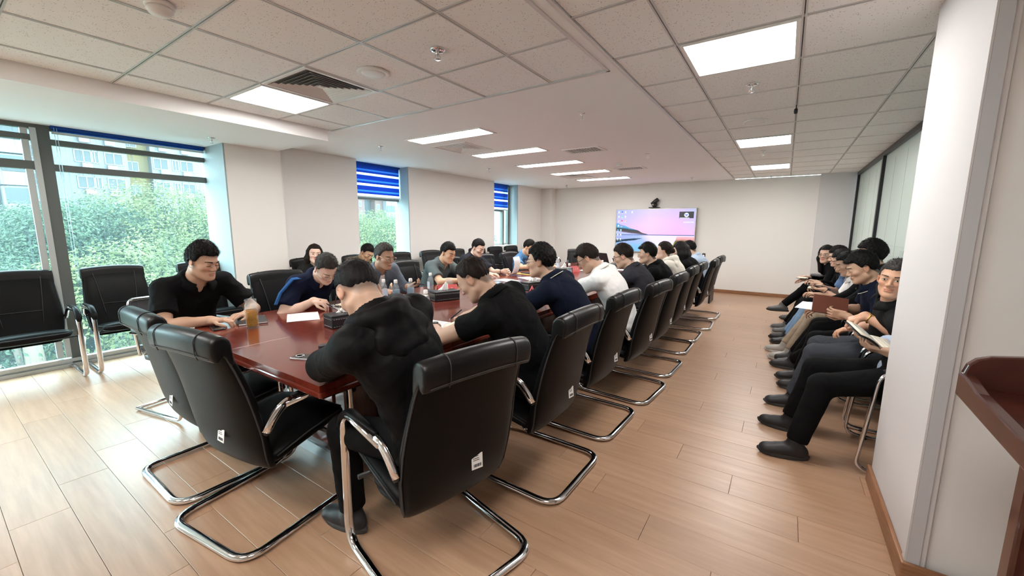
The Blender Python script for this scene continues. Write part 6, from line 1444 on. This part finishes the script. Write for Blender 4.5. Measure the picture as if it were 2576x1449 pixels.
def hphone(loc, rot, label, lit=False):
    t = held('mobile_phone', loc, rot, label, 'phone'); MB().loft([sup(0, 0, zz, .036 * k, .076 * k, 24, 7) for zz, k in ((-.004, .96), (-.002, 1), (.002, 1), (.004, .96))]).build('phone_body', m_black, t); MB().loft([sup(0, 0, zz, .032, .071, 24, 7) for zz in (.004, .0045)]).build('screen', mat('lit_screen', (0, 0, 0), .3, emit=(.75, .88, 1), es=.5) if lit else MATS['phone_glass'], t)
hphone((-2.985, 2.75, .855), (0, -15, -70), 'black phone resting on the palm of the grey-jacketed man')
hphone((-1.67, 6.17, 1.03), (-20, 70, 10), 'bright phone screen before the long-haired woman at the table', True)
hphone((.33, 5.80, .765), (0, 10, 80), 'phone in the hands of the steel-blue shirted man')
def obook(loc, rot, label, m, w=.15, l=.21, bend=.03):
    t = held('open_book', loc, rot, label, 'book')
    for s_ in (-1, 1):
        P = []; C = []
        for j in (0, 1):
            for i in range(7):
                x = i / 6; z = bend * x * .6 + .012 * math.sin(x * PI) ; P.append((s_ * w * x, (j - .5) * l, z + .006)); C.append((s_ * (w + .004) * x, (j - .5) * (l + .008), z * .9 - .004))
        MB().grid(C, 7, 2).build('cover', m, t, smooth=True, solid=.003); pg = MB().grid(P, 7, 2).build('page_block', m_cream, t, smooth=True, solid=.006)
        k = MB()
        for q in range(11):
            for i in range(5): x = .12 + i * .16; k.box((min(s_ * w * x, s_ * w * (x + .13)), -l * .4 + q * l * .075, .0105 + bend * x * .6 + .012 * math.sin(x * PI)), (max(s_ * w * x, s_ * w * (x + .13)), -l * .4 + q * l * .075 + .003, .0112 + bend * x * .6 + .012 * math.sin(x * PI)))
        o = k.build('text_lines', mat('grey_print', (.35, .35, .38), .8), pg); o['kind'] = 'stuff'
    return t
obook((.505, 3.20, .73), (12, 28, 20), 'open black-covered book with cream pages in the hand beside the pillar', m_black)
t = held('notebook', (.345, 4.10, .80), (64, 6, 6), 'brown notebook held up by the man in the white-edged navy polo', 'notebook')
MB().box((-.115, -.075, 0), (.115, .075, .003)).box((-.115, -.075, .013), (.115, .075, .016)).build('cover', m_brown, t, .0012); MB().box((-.112, -.072, .003), (.112, .072, .013)).build('page_block', m_cream, t)
t = held('notebook', (.34, 5.88, .72), (0, 0, 85), 'open notebook on the lap of the steel-blue shirted man', 'notebook')
MB().box((-.09, -.07, 0), (.09, .07, .004)).build('cover', m_brown, t); MB().box((-.086, -.066, .004), (.086, .066, .012)).build('page_block', m_cream, t)
t = held('paper_sheet', (.30, 4.86, .665), (0, -12, 70), 'white sheet on the lap left of the brown notebook', 'paper'); MB().box((-.10, -.14, 0), (.10, .14, .0012)).build('page', m_paper, t)
t = held('notebook', (.25, 7.12, .715), (0, 0, 80), 'small open notebook on the knee of the woman with crossed legs', 'notebook'); MB().box((-.09, -.06, 0), (.09, .06, .004)).build('cover', m_black, t); MB().box((-.086, -.056, .004), (.086, .056, .010)).build('page_block', m_cream, t)
t = held('paper_sheet', (-3.10, 4.66, .86), (0, 0, 10), 'curved white sheet lifted by the cropped-haired young man', 'paper'); P = [(.055 * math.sin(j * .5) , (i / 4 - .5) * .21, -.10 + j * .05) for j in range(6) for i in range(5)]; MB().grid(P, 5, 6).build('page', m_paper, t, smooth=True, solid=.0008)
